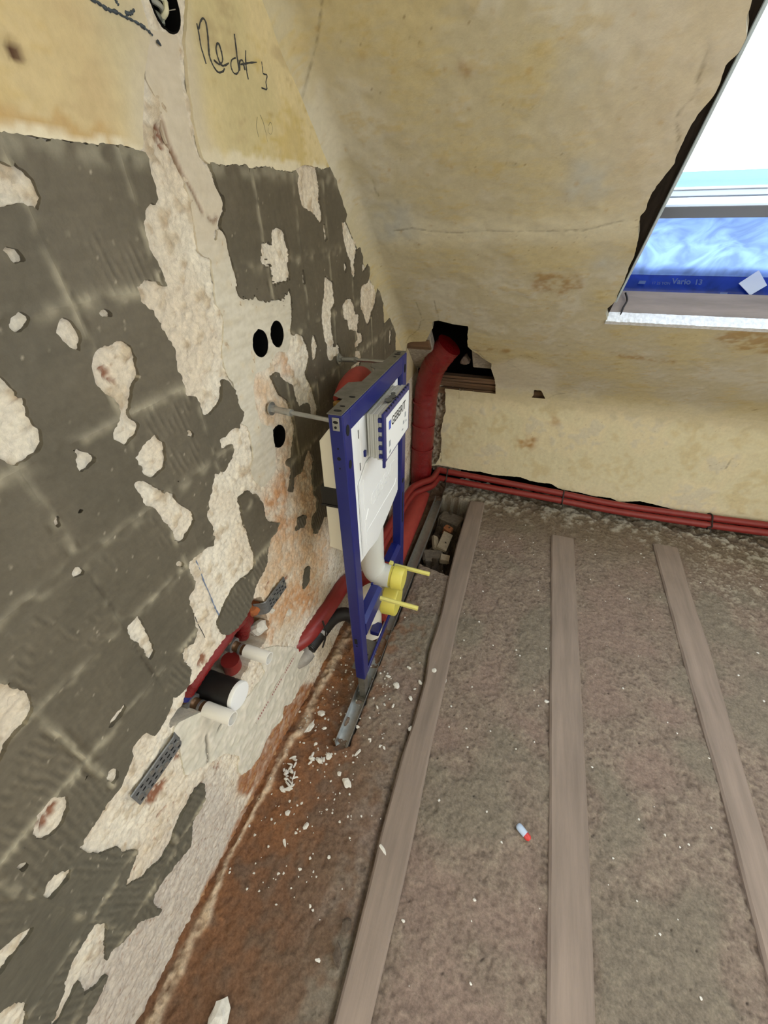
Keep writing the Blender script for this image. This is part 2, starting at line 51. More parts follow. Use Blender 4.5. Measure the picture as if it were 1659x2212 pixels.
def mat(name, color=(.5, .5, .5), rough=.6, metal=0.0, noise=0.0, nscale=40.0, bump=0.0, bscale=60.0, attr=False, spec=.5, trans=0.0, coat=0.0, stretch=None, sub=0.0, bdist=.002):
    m = bpy.data.materials.new(name); m.use_nodes = True
    nt = m.node_tree; b = nt.nodes['Principled BSDF']
    b.inputs['Roughness'].default_value = rough; b.inputs['Metallic'].default_value = metal
    b.inputs['Specular IOR Level'].default_value = spec
    b.inputs['Transmission Weight'].default_value = trans; b.inputs['Coat Weight'].default_value = coat
    tc = nt.nodes.new('ShaderNodeTexCoord'); vec = tc.outputs['Object']
    if stretch:
        mp = nt.nodes.new('ShaderNodeMapping'); mp.inputs['Scale'].default_value = stretch
        nt.links.new(vec, mp.inputs['Vector']); vec = mp.outputs['Vector']
    if attr:
        a = nt.nodes.new('ShaderNodeAttribute'); a.attribute_name = 'Col'; src = a.outputs['Color']
    else:
        rgb = nt.nodes.new('ShaderNodeRGB'); rgb.outputs[0].default_value = (*color, 1); src = rgb.outputs[0]
    if noise > 0:
        n = nt.nodes.new('ShaderNodeTexNoise'); n.inputs['Scale'].default_value = nscale; n.inputs['Detail'].default_value = 6; n.inputs['Roughness'].default_value = .65
        nt.links.new(vec, n.inputs['Vector'])
        mr = nt.nodes.new('ShaderNodeMapRange'); mr.inputs[1].default_value = .3; mr.inputs[2].default_value = .7
        mr.inputs[3].default_value = 1 - noise; mr.inputs[4].default_value = 1 + noise
        nt.links.new(n.outputs['Fac'], mr.inputs[0])
        mx = nt.nodes.new('ShaderNodeVectorMath'); mx.operation = 'MULTIPLY'
        nt.links.new(src, mx.inputs[0]); nt.links.new(mr.outputs[0], mx.inputs[1]); src = mx.outputs[0]
    nt.links.new(src, b.inputs['Base Color'])
    if bump > 0:
        n2 = nt.nodes.new('ShaderNodeTexNoise'); n2.inputs['Scale'].default_value = bscale; n2.inputs['Detail'].default_value = 8; n2.inputs['Roughness'].default_value = .7
        nt.links.new(vec, n2.inputs['Vector'])
        bp = nt.nodes.new('ShaderNodeBump'); bp.inputs['Strength'].default_value = bump; bp.inputs['Distance'].default_value = bdist
        nt.links.new(n2.outputs['Fac'], bp.inputs['Height']); nt.links.new(bp.outputs[0], b.inputs['Normal'])
    return m

def link(name, me, material, parent=None, smooth=False):
    o = bpy.data.objects.new(name, me); COL.objects.link(o)
    if material is not None: me.materials.append(material)
    if parent is not None: o.parent = parent; o.matrix_parent_inverse = Matrix.Identity(4)
    if smooth:
        me.polygons.foreach_set('use_smooth', np.ones(len(me.polygons), bool))
    return o
def tag(o, label=None, cat=None, group=None, kind=None):
    if label: o['label'] = label
    if cat: o['category'] = cat
    if group: o['group'] = group
    if kind: o['kind'] = kind
    return o
def empty(name, label=None, cat=None, group=None, kind=None):
    o = bpy.data.objects.new(name, None); COL.objects.link(o); o.empty_display_size = .05
    return tag(o, label, cat, group, kind)
def bm_obj(name, bm, material, parent=None, smooth=False):
    me = bpy.data.meshes.new(name); bmesh.ops.recalc_face_normals(bm, faces=bm.faces); bm.to_mesh(me); bm.free()
    return link(name, me, material, parent, smooth)
def add_box(bm, lo, hi, bevel=0.0, seg=2, M=None):
    lo, hi = Vector(lo), Vector(hi)
    r = bmesh.ops.create_cube(bm, size=1.0); vs = r['verts']
    for v in vs: v.co = Vector(((lo[i] + hi[i]) / 2 + v.co[i] * (hi[i] - lo[i]) for i in range(3)))
    if bevel > 0:
        es = list({e for v in vs for e in v.link_edges})
        r = bmesh.ops.bevel(bm, geom=es, offset=bevel, segments=seg, affect='EDGES', profile=.5)
        vs = list({v for f in r['faces'] for v in f.verts} | {v for v in vs if v.is_valid})
    if M is not None: bmesh.ops.transform(bm, matrix=M, verts=vs)
    return vs
def box(name, lo, hi, material, parent=None, bevel=0.0, M=None, smooth=False):
    bm = bmesh.new(); add_box(bm, lo, hi, bevel, M=M); return bm_obj(name, bm, material, parent, smooth)
def catmull(pts, n=6):
    P_ = [np.array(p, float) for p in pts]
    if len(P_) < 3:
        return P_
    P_ = [2 * P_[0] - P_[1]] + P_ + [2 * P_[-1] - P_[-2]]
    out = []
    for i in range(1, len(P_) - 2):
        a, b, c, d = P_[i - 1:i + 3]
        for k in range(n):
            t = k / n
            out.append(.5 * ((2 * b) + (c - a) * t + (2 * a - 5 * b + 4 * c - d) * t * t + (3 * b - a - 3 * c + d) * t ** 3))
    out.append(P_[-2]); return out
def add_tube(bm, path, r, seg=16, caps=True, wob=0.0, seed=0):
    path = [Vector(p) for p in path]; n = len(path)
    rr = r if hasattr(r, '__len__') else [r] * n
    rg = random.Random(seed)
    T = [(path[min(i + 1, n - 1)] - path[max(i - 1, 0)]).normalized() for i in range(n)]
    up = Vector((0, 0, 1)) if abs(T[0].z) < .9 else Vector((1, 0, 0))
    X = (up - T[0] * up.dot(T[0])).normalized(); rings = []
    for i in range(n):
        X = (X - T[i] * X.dot(T[i])).normalized(); Y = T[i].cross(X); ring = []
        for k in range(seg):
            a = 2 * math.pi * k / seg
            q = rr[i] * (1 + (rg.uniform(-wob, wob) if wob else 0))
            ring.append(bm.verts.new(path[i] + (X * math.cos(a) + Y * math.sin(a)) * q))
        rings.append(ring)
    for i in range(n - 1):
        for k in range(seg):
            bm.faces.new((rings[i][k], rings[i][(k + 1) % seg], rings[i + 1][(k + 1) % seg], rings[i + 1][k]))
    if caps:
        bm.faces.new(rings[0][::-1]); bm.faces.new(rings[-1])
    return rings
def tube(name, path, r, material, parent=None, seg=16, caps=True, wob=0.0, seed=0):
    bm = bmesh.new(); add_tube(bm, path, r, seg, caps, wob, seed)
    o = bm_obj(name, bm, material, parent, True); o.data.set_sharp_from_angle(angle=math.radians(45)); return o
def hollow(name, p0, p1, ro, ri, material, parent=None, seg=24, depth=None):
    """open cylinder with wall thickness: mouth at p1, floor of the bore depth below it"""
    p0, p1 = Vector(p0), Vector(p1); L = (p1 - p0).length; d = (p1 - p0) / L; dep = depth or L * .9
    prof = [(0, ro), (L - .001, ro), (L, ro - .0005), (L, ri), (L - dep, ri)]
    bm = bmesh.new(); up = Vector((0, 0, 1)) if abs(d.z) < .9 else Vector((1, 0, 0))
    X = (up - d * up.dot(d)).normalized(); Y = d.cross(X); R = []
    for h, r in prof: R.append([bm.verts.new(p0 + d * h + (X * math.cos(2 * math.pi * k / seg) + Y * math.sin(2 * math.pi * k / seg)) * r) for k in range(seg)])
    for i in range(len(R) - 1):
        for k in range(seg): bm.faces.new((R[i][k], R[i][(k + 1) % seg], R[i + 1][(k + 1) % seg], R[i + 1][k]))
    bm.faces.new(R[0]); bm.faces.new(R[-1])
    o = bm_obj(name, bm, material, parent, True); o.data.set_sharp_from_angle(angle=math.radians(40)); return o
def prism(name, poly, axis_fn, d0, d1, material, parent=None, bevel=0):
    """poly in 2D, axis_fn(u,v,d)->xyz, extruded from d0 to d1"""
    bm = bmesh.new(); a = [bm.verts.new(axis_fn(u, v, d0)) for u, v in poly]; b = [bm.verts.new(axis_fn(u, v, d1)) for u, v in poly]
    n = len(poly)
    for i in range(n): bm.faces.new((a[i], a[(i + 1) % n], b[(i + 1) % n], b[i]))
    bm.faces.new(a[::-1]); bm.faces.new(b)
    if bevel: bmesh.ops.bevel(bm, geom=list(bm.edges), offset=bevel, segments=2, affect='EDGES')
    return bm_obj(name, bm, material, parent)
def text_mesh(name, body, size, M, material, parent, extrude=.0003, bold=0.0):
    cu = bpy.data.curves.new(name, 'FONT'); cu.body = body; cu.size = size; cu.extrude = extrude; cu.align_x = 'LEFT'; cu.offset = bold
    t = bpy.data.objects.new(name, cu); COL.objects.link(t)
    me = bpy.data.meshes.new_from_object(t.evaluated_get(bpy.context.evaluated_depsgraph_get()))
    bpy.data.objects.remove(t); me.transform(M); me.name = name
    return link(name, me, material, parent)

# ---- raster fields on a surface
def _gauss(a, s):
    if s <= 0: return a
    p = int(4 * s) + 1
    b = np.pad(a, p, mode='edge')
    fy = np.fft.fftfreq(b.shape[0])[:, None]; fx = np.fft.rfftfreq(b.shape[1])[None, :]
    g = np.exp(-2 * (math.pi * s) ** 2 * (fx ** 2 + fy ** 2))
    r = np.fft.irfft2(np.fft.rfft2(b) * g, s=b.shape)
    return r[p:-p, p:-p]
class Raster:
    def __init__(s, u0, u1, v0, v1, res):
        s.u0, s.v0, s.res = u0, v0, res; s.W = int(round((u1 - u0) / res)) + 1; s.H = int(round((v1 - v0) / res)) + 1
        s.u1 = u0 + (s.W - 1) * res; s.v1 = v0 + (s.H - 1) * res
        s.UU = u0 + np.arange(s.W)[None, :] * res + np.zeros((s.H, 1)); s.VV = v0 + np.arange(s.H)[:, None] * res + np.zeros((1, s.W))
    def poly(s, pts_mm):
        m = np.zeros((s.H, s.W), bool); p = np.array(pts_mm, float) / 1000
        y = p[:, 1]; x = p[:, 0]; x2 = np.roll(x, -1); y2 = np.roll(y, -1)
        r0 = max(0, int((y.min() - s.v0) / s.res)); r1 = min(s.H - 1, int((y.max() - s.v0) / s.res) + 1)
        for r in range(r0, r1 + 1):
            v = s.v0 + r * s.res
            k = (y <= v) != (y2 <= v)
            if not k.any(): continue
            xs = np.sort(x[k] + (v - y[k]) / (y2[k] - y[k]) * (x2[k] - x[k]))
            for a, b in zip(xs[0::2], xs[1::2]):
                i0 = max(0, int(math.ceil((a - s.u0) / s.res))); i1 = min(s.W - 1, int(math.floor((b - s.u0) / s.res)))
                if i1 >= i0: m[r, i0:i1 + 1] = True
        return m
    def polys(s, L):
        m = np.zeros((s.H, s.W), bool)
        for p in L: m |= s.poly(p)
        return m
    def line(s, pts_mm, w):
        """soft mask of a polyline, w metres half width"""
        out = np.zeros((s.H, s.W)); p = np.array(pts_mm, float) / 1000
        for a, b in zip(p[:-1], p[1:]):
            lo = np.minimum(a, b) - 4 * w; hi = np.maximum(a, b) + 4 * w
            i0, i1 = [int(np.clip((q - s.u0) / s.res, 0, s.W - 1)) for q in (lo[0], hi[0])]; j0, j1 = [int(np.clip((q - s.v0) / s.res, 0, s.H - 1)) for q in (lo[1], hi[1])]
            if i1 <= i0 or j1 <= j0: continue
            U = s.UU[j0:j1 + 1, i0:i1 + 1]; V = s.VV[j0:j1 + 1, i0:i1 + 1]; d = b - a; L2 = max(d @ d, 1e-12)
            t = np.clip(((U - a[0]) * d[0] + (V - a[1]) * d[1]) / L2, 0, 1)
            q = np.hypot(U - a[0] - t * d[0], V - a[1] - t * d[1])
            out[j0:j1 + 1, i0:i1 + 1] = np.maximum(out[j0:j1 + 1, i0:i1 + 1], np.exp(-(q / w) ** 2))
        return out
    def blur(s, a, m): return _gauss(np.asarray(a, float), m / s.res)
    def fbm(s, lo, hi, beta=1.0, seed=0, su=1.0, sv=1.0):
        """unit-variance noise with wavelengths lo..hi metres; su/sv stretch"""
        g = np.random.default_rng(seed).standard_normal((s.H, s.W))
        fy = np.fft.fftfreq(s.H, s.res)[:, None] * sv; fx = np.fft.rfftfreq(s.W, s.res)[None, :] * su
        k = np.hypot(fx, fy); k[0, 0] = 1
        amp = k ** (-beta) * (1 / (1 + np.exp(-(k - 1 / hi) * hi * 4))) * (1 / (1 + np.exp((k - 1 / lo) * lo * 4))); amp[0, 0] = 0
        r = np.fft.irfft2(np.fft.rfft2(g) * amp, s=(s.H, s.W)); return r / r.std()
    def sample(s, a, U, V):
        x = np.clip((U - s.u0) / s.res, 0, s.W - 1.001); y = np.clip((V - s.v0) / s.res, 0, s.H - 1.001)
        i = x.astype(int); j = y.astype(int); fx = x - i; fy = y - j
        if a.ndim == 3: fx = fx[..., None]; fy = fy[..., None]
        return (a[j, i] * (1 - fx) + a[j, i + 1] * fx) * (1 - fy) + (a[j + 1, i] * (1 - fx) + a[j + 1, i + 1] * fx) * fy

def layer(name, R, fld, hgt, col, bounds, step, place, depth, material, parent, skirtcol=1.0, min_area=0, flip=False):
    """a coat on a surface: present where fld>0, standing hgt above it, broken edges going down by depth (a real skirt)"""
    u0, u1, v0, v1 = bounds
    nu = max(2, int(round((u1 - u0) / step)) + 1); nv = max(2, int(round((v1 - v0) / step)) + 1)
    U, V = np.meshgrid(np.linspace(u0, u1, nu), np.linspace(v0, v1, nv))
    f = R.sample(fld, U, V); f = np.where(np.abs(f) < 1e-4, 1e-4, f); h = R.sample(hgt, U, V); c = R.sample(col, U, V)
    ins = f > 0
    if not ins.any(): return None
    idx = -np.ones(U.shape, int); cells_full = ins[:-1, :-1] & ins[1:, :-1] & ins[:-1, 1:] & ins[1:, 1:]
    cells_any = ins[:-1, :-1] | ins[1:, :-1] | ins[:-1, 1:] | ins[1:, 1:]
    need = np.zeros(U.shape, bool)
    need[:-1, :-1] |= cells_any; need[1:, :-1] |= cells_any; need[:-1, 1:] |= cells_any; need[1:, 1:] |= cells_any
    need &= ins
    idx[need] = np.arange(need.sum())
    co = [place(U[need], V[need], h[need])]; cc = [c[need]]; nvt = int(need.sum())
    j, i = np.nonzero(cells_full)
    quads = np.stack([idx[j, i], idx[j, i + 1], idx[j + 1, i + 1], idx[j + 1, i]], 1)
    faces = []; ex = []; exc = []; cache = {}
    def cut(a, b):
        k = (a, b) if a < b else (b, a)
        if k in cache: return cache[k]
        fa, fb = f[a], f[b]; t = fa / (fa - fb)
        ex.append((U[a] + (U[b] - U[a]) * t, V[a] + (V[b] - V[a]) * t, (h[a] if fa > 0 else h[b]), 0))
        exc.append(c[a] if fa > 0 else c[b])
        cache[k] = nvt + len(ex) - 1; return cache[k]
    segs = []
    jj, ii = np.nonzero(cells_any & ~cells_full)
    for y, x in zip(jj.tolist(), ii.tolist()):
        cs = [(y, x), (y, x + 1), (y + 1, x + 1), (y + 1, x)]; poly = []; cuts = []
        for q in range(4):
            a, b = cs[q], cs[(q + 1) % 4]
            if ins[a]: poly.append(int(idx[a]))
            if ins[a] != ins[b]:
                k = cut(a, b); poly.append(k); cuts.append((k, bool(ins[a])))
        if len(poly) >= 3: faces.append(poly)
        if len(cuts) == 2:
            (k0, out0), (k1, _) = cuts
            segs.append((k0, k1) if out0 else (k1, k0))
        elif len(cuts) == 4:
            for q in range(4):
                if cuts[q][1]: segs.append((cuts[q][0], cuts[(q + 1) % 4][0]))
    if ex:
        e = np.array(ex); co.append(place(e[:, 0], e[:, 1], e[:, 2])); cc.append(np.array(exc)); nvt += len(ex)
        base = nvt - len(ex)
        if depth > 0 and segs:
            used = sorted({k for s_ in segs for k in s_}); m1 = {k: nvt + n for n, k in enumerate(used)}; m2 = {k: nvt + len(used) + n for n, k in enumerate(used)}
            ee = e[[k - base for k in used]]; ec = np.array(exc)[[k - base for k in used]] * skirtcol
            co += [place(ee[:, 0], ee[:, 1], ee[:, 2]), place(ee[:, 0], ee[:, 1], ee[:, 2] - depth)]; cc += [ec, ec]
            for a, b in segs: faces.append([m1[a], m1[b], m2[b], m2[a]])
    co = np.concatenate(co); cc = np.concatenate(cc)
    nq = len(quads); lv = [quads.ravel()]; ls = [np.arange(nq) * 4]; lt = [np.full(nq, 4)]
    if faces:
        ln = np.array([len(q) for q in faces]); lv.append(np.array([k for q in faces for k in q])); ls.append(nq * 4 + np.concatenate([[0], np.cumsum(ln)[:-1]])); lt.append(ln)
    lv = np.concatenate(lv).astype(np.int32); ls = np.concatenate(ls).astype(np.int32); lt = np.concatenate(lt).astype(np.int32)
    if flip:
        for a, n in zip(ls.tolist(), lt.tolist()): lv[a:a + n] = lv[a:a + n][::-1]
    me = bpy.data.meshes.new(name); me.vertices.add(len(co)); me.vertices.foreach_set('co', co.astype(np.float32).ravel())
    me.loops.add(len(lv)); me.loops.foreach_set('vertex_index', lv); me.polygons.add(len(ls)); me.polygons.foreach_set('loop_start', ls)
    try: me.polygons.foreach_set('loop_total', lt)
    except Exception: pass
    me.polygons.foreach_set('use_smooth', np.ones(len(ls), bool)); me.update(calc_edges=True)
    at = me.color_attributes.new('Col', 'FLOAT_COLOR', 'POINT')
    at.data.foreach_set('color', np.concatenate([np.clip(cc, 0, 1), np.ones((len(cc), 1))], 1).astype(np.float32).ravel())
    return link(name, me, material, parent)
def mixc(base, col, m):
    m = np.clip(m, 0, 1)[..., None]; return base * (1 - m) + np.asarray(col) * m
def sstep(x, a, b):
    t = np.clip((x - a) / (b - a), 0, 1); return t * t * (3 - 2 * t)
# ------------------------------------------------------------------ materials of the shell
M_adh = mat('tile_adhesive', attr=True, rough=.55, noise=.10, nscale=90, bump=.35, bscale=140, spec=.4)
M_plas = mat('rough_plaster', attr=True, rough=.9, noise=.16, nscale=110, bump=1.0, bscale=170, spec=.2, bdist=.003)
M_fill = mat('smooth_filler', attr=True, rough=.8, noise=.06, nscale=60, bump=.25, bscale=120, spec=.2)
M_paint = mat('old_paint', attr=True, rough=.75, noise=.07, nscale=70, bump=.3, bscale=150, spec=.3)
M_earth = mat('loam', attr=True, rough=.95, noise=.28, nscale=150, bump=.9, bscale=190, spec=.15, bdist=.004)
M_core = mat('masonry_core', lin(72, 54, 42), rough=.95, noise=.3, nscale=30, bump=.8, bscale=60, spec=.1)
M_void = mat('dark_void', lin(14, 12, 11), rough=1, spec=0)
M_room = mat('room_plaster', lin(205, 195, 165), rough=.9, noise=.06, nscale=6, bump=.2, bscale=40)

# ------------------------------------------------------------------ left wall
BOXES = ((-1.4145, 1.2295), (-1.345, 1.233), (-1.4115, 1.004), (-1.481, 1.69))
WL = Raster(-2.75, 0.02, -.12, 2.45, .0025)
adh = (WL.poly(D['ADH']) & ~WL.poly(D['EXP']) & ~WL.polys(D['PATCH'])) | WL.polys(D['ISL'])
holes = np.minimum.reduce([np.hypot(WL.UU - cy, WL.VV - cz) for cy, cz in BOXES]) < .0285; rec = WL.polys(D['REC'])
yel = ~WL.poly(D['ADH']) & ~WL.poly(D['EXP']) & (WL.VV > .75) & (WL.VV < 2.5)
yel |= (WL.UU < -2.2) & (WL.VV > 1.55)
n_f = WL.fbm(.006, .03, .8, 1); n_m = WL.fbm(.02, .12, 1.0, 2); n_c = WL.fbm(.08, .7, 1.2, 3); n_x = WL.fbm(.0055, .014, .3, 4)
n_v = WL.fbm(.006, .4, .9, 5, su=1, sv=.12); n_t = WL.fbm(.3, 1.2, 1.0, 6)
brush = WL.blur(WL.poly([(-1480, 1250), (-1240, 1260), (-1240, 1420), (-1440, 1420)]), .02)
streak = WL.fbm(.006, .03, .5, 8, su=1, sv=.1)
keep = 1 - WL.blur(holes, .003) * 2
f_adh = WL.blur(adh, .0035) - .5 + .10 * n_f * (1 + .6 * sstep(n_m, -.5, 1)) + .32 * brush * streak * (WL.blur(adh, .025) * (1 - WL.blur(adh, .025)) * 4)
f_adh -= .9 * sstep(n_x, 3.3, 3.6)
f_adh = np.minimum(f_adh, .5 - WL.blur(holes, .003)); f_adh = np.minimum(f_adh, .5 - WL.blur(rec, .003))
f_base = np.minimum(.5 - WL.blur(holes, .002), .5 - WL.blur(rec, .004) + .03 * n_f)
f_fill = np.minimum(WL.blur(WL.polys(D['G']), .005) - .5 + .05 * n_f, f_base)
f_mort = np.minimum(WL.blur(WL.polys(D['MORT']), .006) - .5 + .06 * n_f, f_base)
f_yel = np.minimum(WL.blur(yel, .006) - .5 + .05 * n_f, f_base)
# exposed base only where nothing covers it (a little further, under the coats' edges)
f_base = np.minimum(f_base, .93 - WL.blur(f_adh > 0, .012)); f_base = np.minimum(f_base, .93 - WL.blur(f_yel > 0, .012)); f_base = np.minimum(f_base, .93 - WL.blur(f_fill > 0, .012))

GY = [-1.645 + .1515 * k for k in range(-8, 11)]; GZ = [1.523 - .1525 * k for k in range(0, 12)]
def near(a, L): return np.min([np.abs(a - q) for q in L], 0)
dy = near(WL.UU + .0012 * n_m, GY); dz = near(WL.VV + .0012 * n_m, GZ)
ridge = np.maximum(np.exp(-(dy / .0035) ** 2), np.exp(-(dz / .0045) ** 2) * .9) * np.clip(.75 + .35 * n_m, 0.1, 1.4)
dust = np.maximum(np.exp(-(dy / .006) ** 2), np.exp(-(dz / .010) ** 2)) * np.clip(.5 + .45 * n_m + .3 * n_c, 0, 1.2)
iy = np.floor((WL.UU - GY[0]) / .1515).astype(int); iz = np.floor((GZ[0] - WL.VV) / .1525).astype(int)
tile_rnd = np.random.default_rng(11).random((60, 60))[np.clip(iy, 0, 59), np.clip(iz + 5, 0, 59)]
comb_dir = np.where(tile_rnd > .5, 1.0, -.6)
combs = np.sin((WL.UU + comb_dir * WL.VV * .18) * 2 * math.pi / .0125 + n_m * .7)
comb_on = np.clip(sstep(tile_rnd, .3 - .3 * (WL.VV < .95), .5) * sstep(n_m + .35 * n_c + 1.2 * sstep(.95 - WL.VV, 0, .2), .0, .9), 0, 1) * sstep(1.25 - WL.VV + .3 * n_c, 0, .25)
h_adh = .0060 + .0006 * n_c + .0003 * n_m + .00010 * n_f + .0018 * ridge + .0011 * combs * comb_on
h_base = .0006 * n_c + .0012 * n_m + .0009 * n_f + .0012 * np.minimum(WL.fbm(.012, .05, .7, 14, su=.7, sv=.4), .6)
crk = np.zeros_like(n_f)
h_base += .0016 * WL.blur(np.abs(WL.fbm(.02, .09, 1, 9, su=.6, sv=.3)) < .12, .002) * -1.0
h_fill = .0028 + .0006 * n_c + .00035 * n_v
h_mort = .004 + .0010 * n_m + .0002 * n_f + .0006 * n_c
h_yel = .0055 + .0006 * n_c + .00012 * n_m

A0, A1, A2 = lin(*(94, 88, 76)), lin(*(102, 95, 82)), lin(*(94, 93, 84))
c_adh = np.ones(WL.UU.shape + (3,)) * A0
c_adh = mixc(c_adh, A1, .5 + .4 * n_c); c_adh = mixc(c_adh, A2, sstep(.95 - WL.VV, 0, .6) * .7)
gcr = np.clip(WL.line([(-1947, 1215), (-1950, 1080), (-1946, 950), (-1951, 830), (-1949, 690)], .003) * (.7 + .5 * n_m), 0, 1); c_adh = mixc(c_adh, lin(46, 40, 32), gcr * .85); h_adh = h_adh - .003 * gcr
c_adh = c_adh * (1 + .07 * (tile_rnd - .5) + .05 * n_v * .6)[..., None]
c_adh = mixc(c_adh, lin(158, 151, 132), dust * .75)
c_adh = mixc(c_adh, lin(70, 62, 48), sstep(np.maximum(np.exp(-((dy - .009) / .005) ** 2), 0) * (n_c + n_m), .6, 1.6) * .5)
top_edge = sstep(WL.VV, 1.50, 1.525); c_adh = mixc(c_adh, lin(130, 126, 112), top_edge * np.clip(.5 + .5 * n_m, 0, 1) * .8)
c_adh = c_adh * (1 + .22 * combs * comb_on)[..., None]  # ridge shading put into the colour: crests lighter, grooves darker
c_adh = mixc(c_adh, lin(215, 205, 185), sstep(n_x, 2.7, 3.2) * .7)

P0 = lin(*(237, 229, 214))
c_b = np.ones(WL.UU.shape + (3,)) * P0
c_b = mixc(c_b, lin(228, 216, 198), .4 + .5 * n_c); c_b = mixc(c_b, lin(196, 178, 150), sstep(n_m, .6, 1.8) * .55)
c_b = mixc(c_b, lin(186, 162, 134), sstep(n_f + .6 * n_m, 1.3, 2.4) * .6)
c_b = mixc(c_b, lin(222, 190, 156), WL.blur(WL.polys(D['PINK']), .03) * np.clip(.7 + .25 * n_m, .1, 1))
c_b = mixc(c_b, lin(208, 156, 112), WL.blur(WL.polys(D['ORANGE']), .018) * np.clip(.6 + .3 * n_m + .1 * n_f, .1, .95))
base_m = WL.blur(WL.polys(D['BASE']), .006)
c_b = mixc(c_b, lin(150, 92, 52), base_m * np.clip(.85 + .15 * n_m, 0, 1)); c_b = mixc(c_b, lin(196, 160, 122), base_m * sstep(n_m + n_v * .6, .7, 1.6) * .7)
c_b = mixc(c_b, lin(200, 192, 186), sstep(.42 - WL.VV, 0, .15) * sstep(-1.9 - WL.UU, 0, .1) * (1 - base_m) * .7)
c_b = mixc(c_b, lin(150, 94, 62), sstep(WL.fbm(.008, .04, .6, 12, su=.8, sv=.35), 1.8, 2.4) * sstep(.62 - WL.VV, -.1, .2) * .8)
bm_ = sstep(WL.blur(WL.polys(D['BRICK']), .0045) + .22 * n_f + .1 * n_m, .42, .75)* (WL.blur(WL.polys(D['BRICK']), .008) > .12)
c_b = mixc(c_b, lin(136, 80, 52), bm_ * .9); h_base = h_base - .006 * bm_
lowz = sstep(.45 - WL.VV, 0, .15) * (1 - base_m); c_b = mixc(c_b, lin(160, 142, 130), lowz * sstep(n_v * .8 + n_f * .6, .6, 2.0) * .6)
c_b = mixc(c_b, lin(200, 180, 150), sstep(n_x, 2.2, 3) * .5)
c_b = mixc(c_b, lin(120, 92, 68), sstep(n_x, 2.9, 3.3) * .7); h_base = h_base - .003 * sstep(n_x, 2.9, 3.3)
c_f = np.ones(WL.UU.shape + (3,)) * lin(212, 206, 192); c_f = mixc(c_f, lin(198, 191, 175), .35 + .4 * n_v); c_f = mixc(c_f, lin(208, 196, 172), sstep(n_m, .8, 1.8) * .5)
c_f = mixc(c_f, lin(202, 190, 172), sstep(WL.VV, 1.36, 1.45) * .6)
rust = np.maximum.reduce([WL.line(q, .003) for q in [[(-1562, 1596), (-1546, 1566), (-1543, 1540), (-1530, 1506), (-1514, 1482), (-1505, 1460)], [(-1492, 1452), (-1482, 1446), (-1470, 1452)]]])
c_f = mixc(c_f, lin(110, 72, 48), rust * .8); h_fill = h_fill - .003 * rust
c_m = np.ones(WL.UU.shape + (3,)) * lin(206, 202, 189); c_m = mixc(c_m, lin(222, 216, 204), .35 + .5 * n_m); c_m = mixc(c_m, lin(178, 172, 158), sstep(n_v, .8, 1.9) * .4)
mcr = np.maximum.reduce([WL.line(q, .004) for q in [[(-1930, 470), (-1945, 420), (-1960, 380), (-1950, 330), (-1930, 270)], [(-1900, 430), (-1870, 440)], [(-1800, 400), (-1760, 420)]]])
c_m = mixc(c_m, lin(70, 62, 50), mcr * .8); h_mort = h_mort - .004 * mcr
Y0 = lin(*(202, 190, 148))
c_y = np.ones(WL.UU.shape + (3,)) * Y0
c_y = mixc(c_y, lin(218, 202, 160), sstep(n_t + .5 * n_c, -.4, 1.2) * .8); c_y = mixc(c_y, lin(192, 170, 96), sstep(n_c + .6 * n_v, .4, 1.8) * .6)
c_y = mixc(c_y, lin(170, 150, 116), sstep(-n_c + .7 * n_v, .8, 2.2) * .5)
c_y = mixc(c_y, lin(196, 186, 160), sstep(-1.45 - WL.UU, -.02, .06) * sstep(WL.UU + 1.62, -.05, .03) * .6)
c_y = mixc(c_y, lin(204, 180, 140), sstep(-1.6 - WL.UU, -.02, .05) * .55)
c_y = mixc(c_y, lin(176, 136, 76), sstep(1.552 - WL.VV + .005 * n_m, 0, .010) * sstep(-1.62 - WL.UU, 0, .05) * .5)
c_y = mixc(c_y, lin(226, 218, 196), sstep(1.546 - .007 * sstep(-1.5 - WL.UU, 0, .1) - WL.VV + .003 * n_m, 0, .006) * sstep(WL.VV, 1.4, 1.45) * .85)
c_y = mixc(c_y, lin(120, 92, 62), sstep(n_x, 3.0, 3.3) * .6)
c_y = mixc(c_y, lin(206, 192, 160), sstep(1.35 - WL.VV, 0, .3) * .7)
nearx = WL.blur(WL.poly(D['EXP']), .035); c_y = mixc(c_y, lin(204, 194, 172), sstep(nearx + .06 * n_c, .05, .42) * .85 * sstep(WL.VV, 1.5, 1.56))
plughole = np.exp(-(((WL.UU + 1.737) / .009) ** 2 + ((WL.VV - 1.594) / .008) ** 2) ** 2)
c_y = mixc(c_y, lin(70, 38, 26), plughole); h_yel = h_yel - .006 * plughole

PARTLAB = {'exposed_plaster': 'bare cream and orange plaster where adhesive broke off', 'chase_filler': 'smooth grey beige filler closing the cable chase', 'mortar_smear': 'pale grey mortar smeared below the basin outlets', 'paint_coat': 'old yellow paint above the tile adhesive'}
def pl_left(U, V, H): return np.stack([H, U, V], 1)
wall_left = box('wall_left', (-.30, -2.75, -.12), (-.12, .0, 2.45), M_core); tag(wall_left, kind='structure', label='left wall with grey tile adhesive and flaked cream plaster')
SLINE = lambda y: KNEE - y * math.tan(SA)
under = (WL.VV < np.minimum(SLINE(WL.UU), 2.35) + .05)
lim = np.where(under, 1.0, -1.0)
f_yel = np.minimum(f_yel, WL.blur(lim, .004))
b_all = (-2.74, 0.0, -.1, 2.40)
layer('exposed_plaster', WL, f_base, h_base, c_b, b_all, .0035, pl_left, .10, M_plas, wall_left, skirtcol=.8)
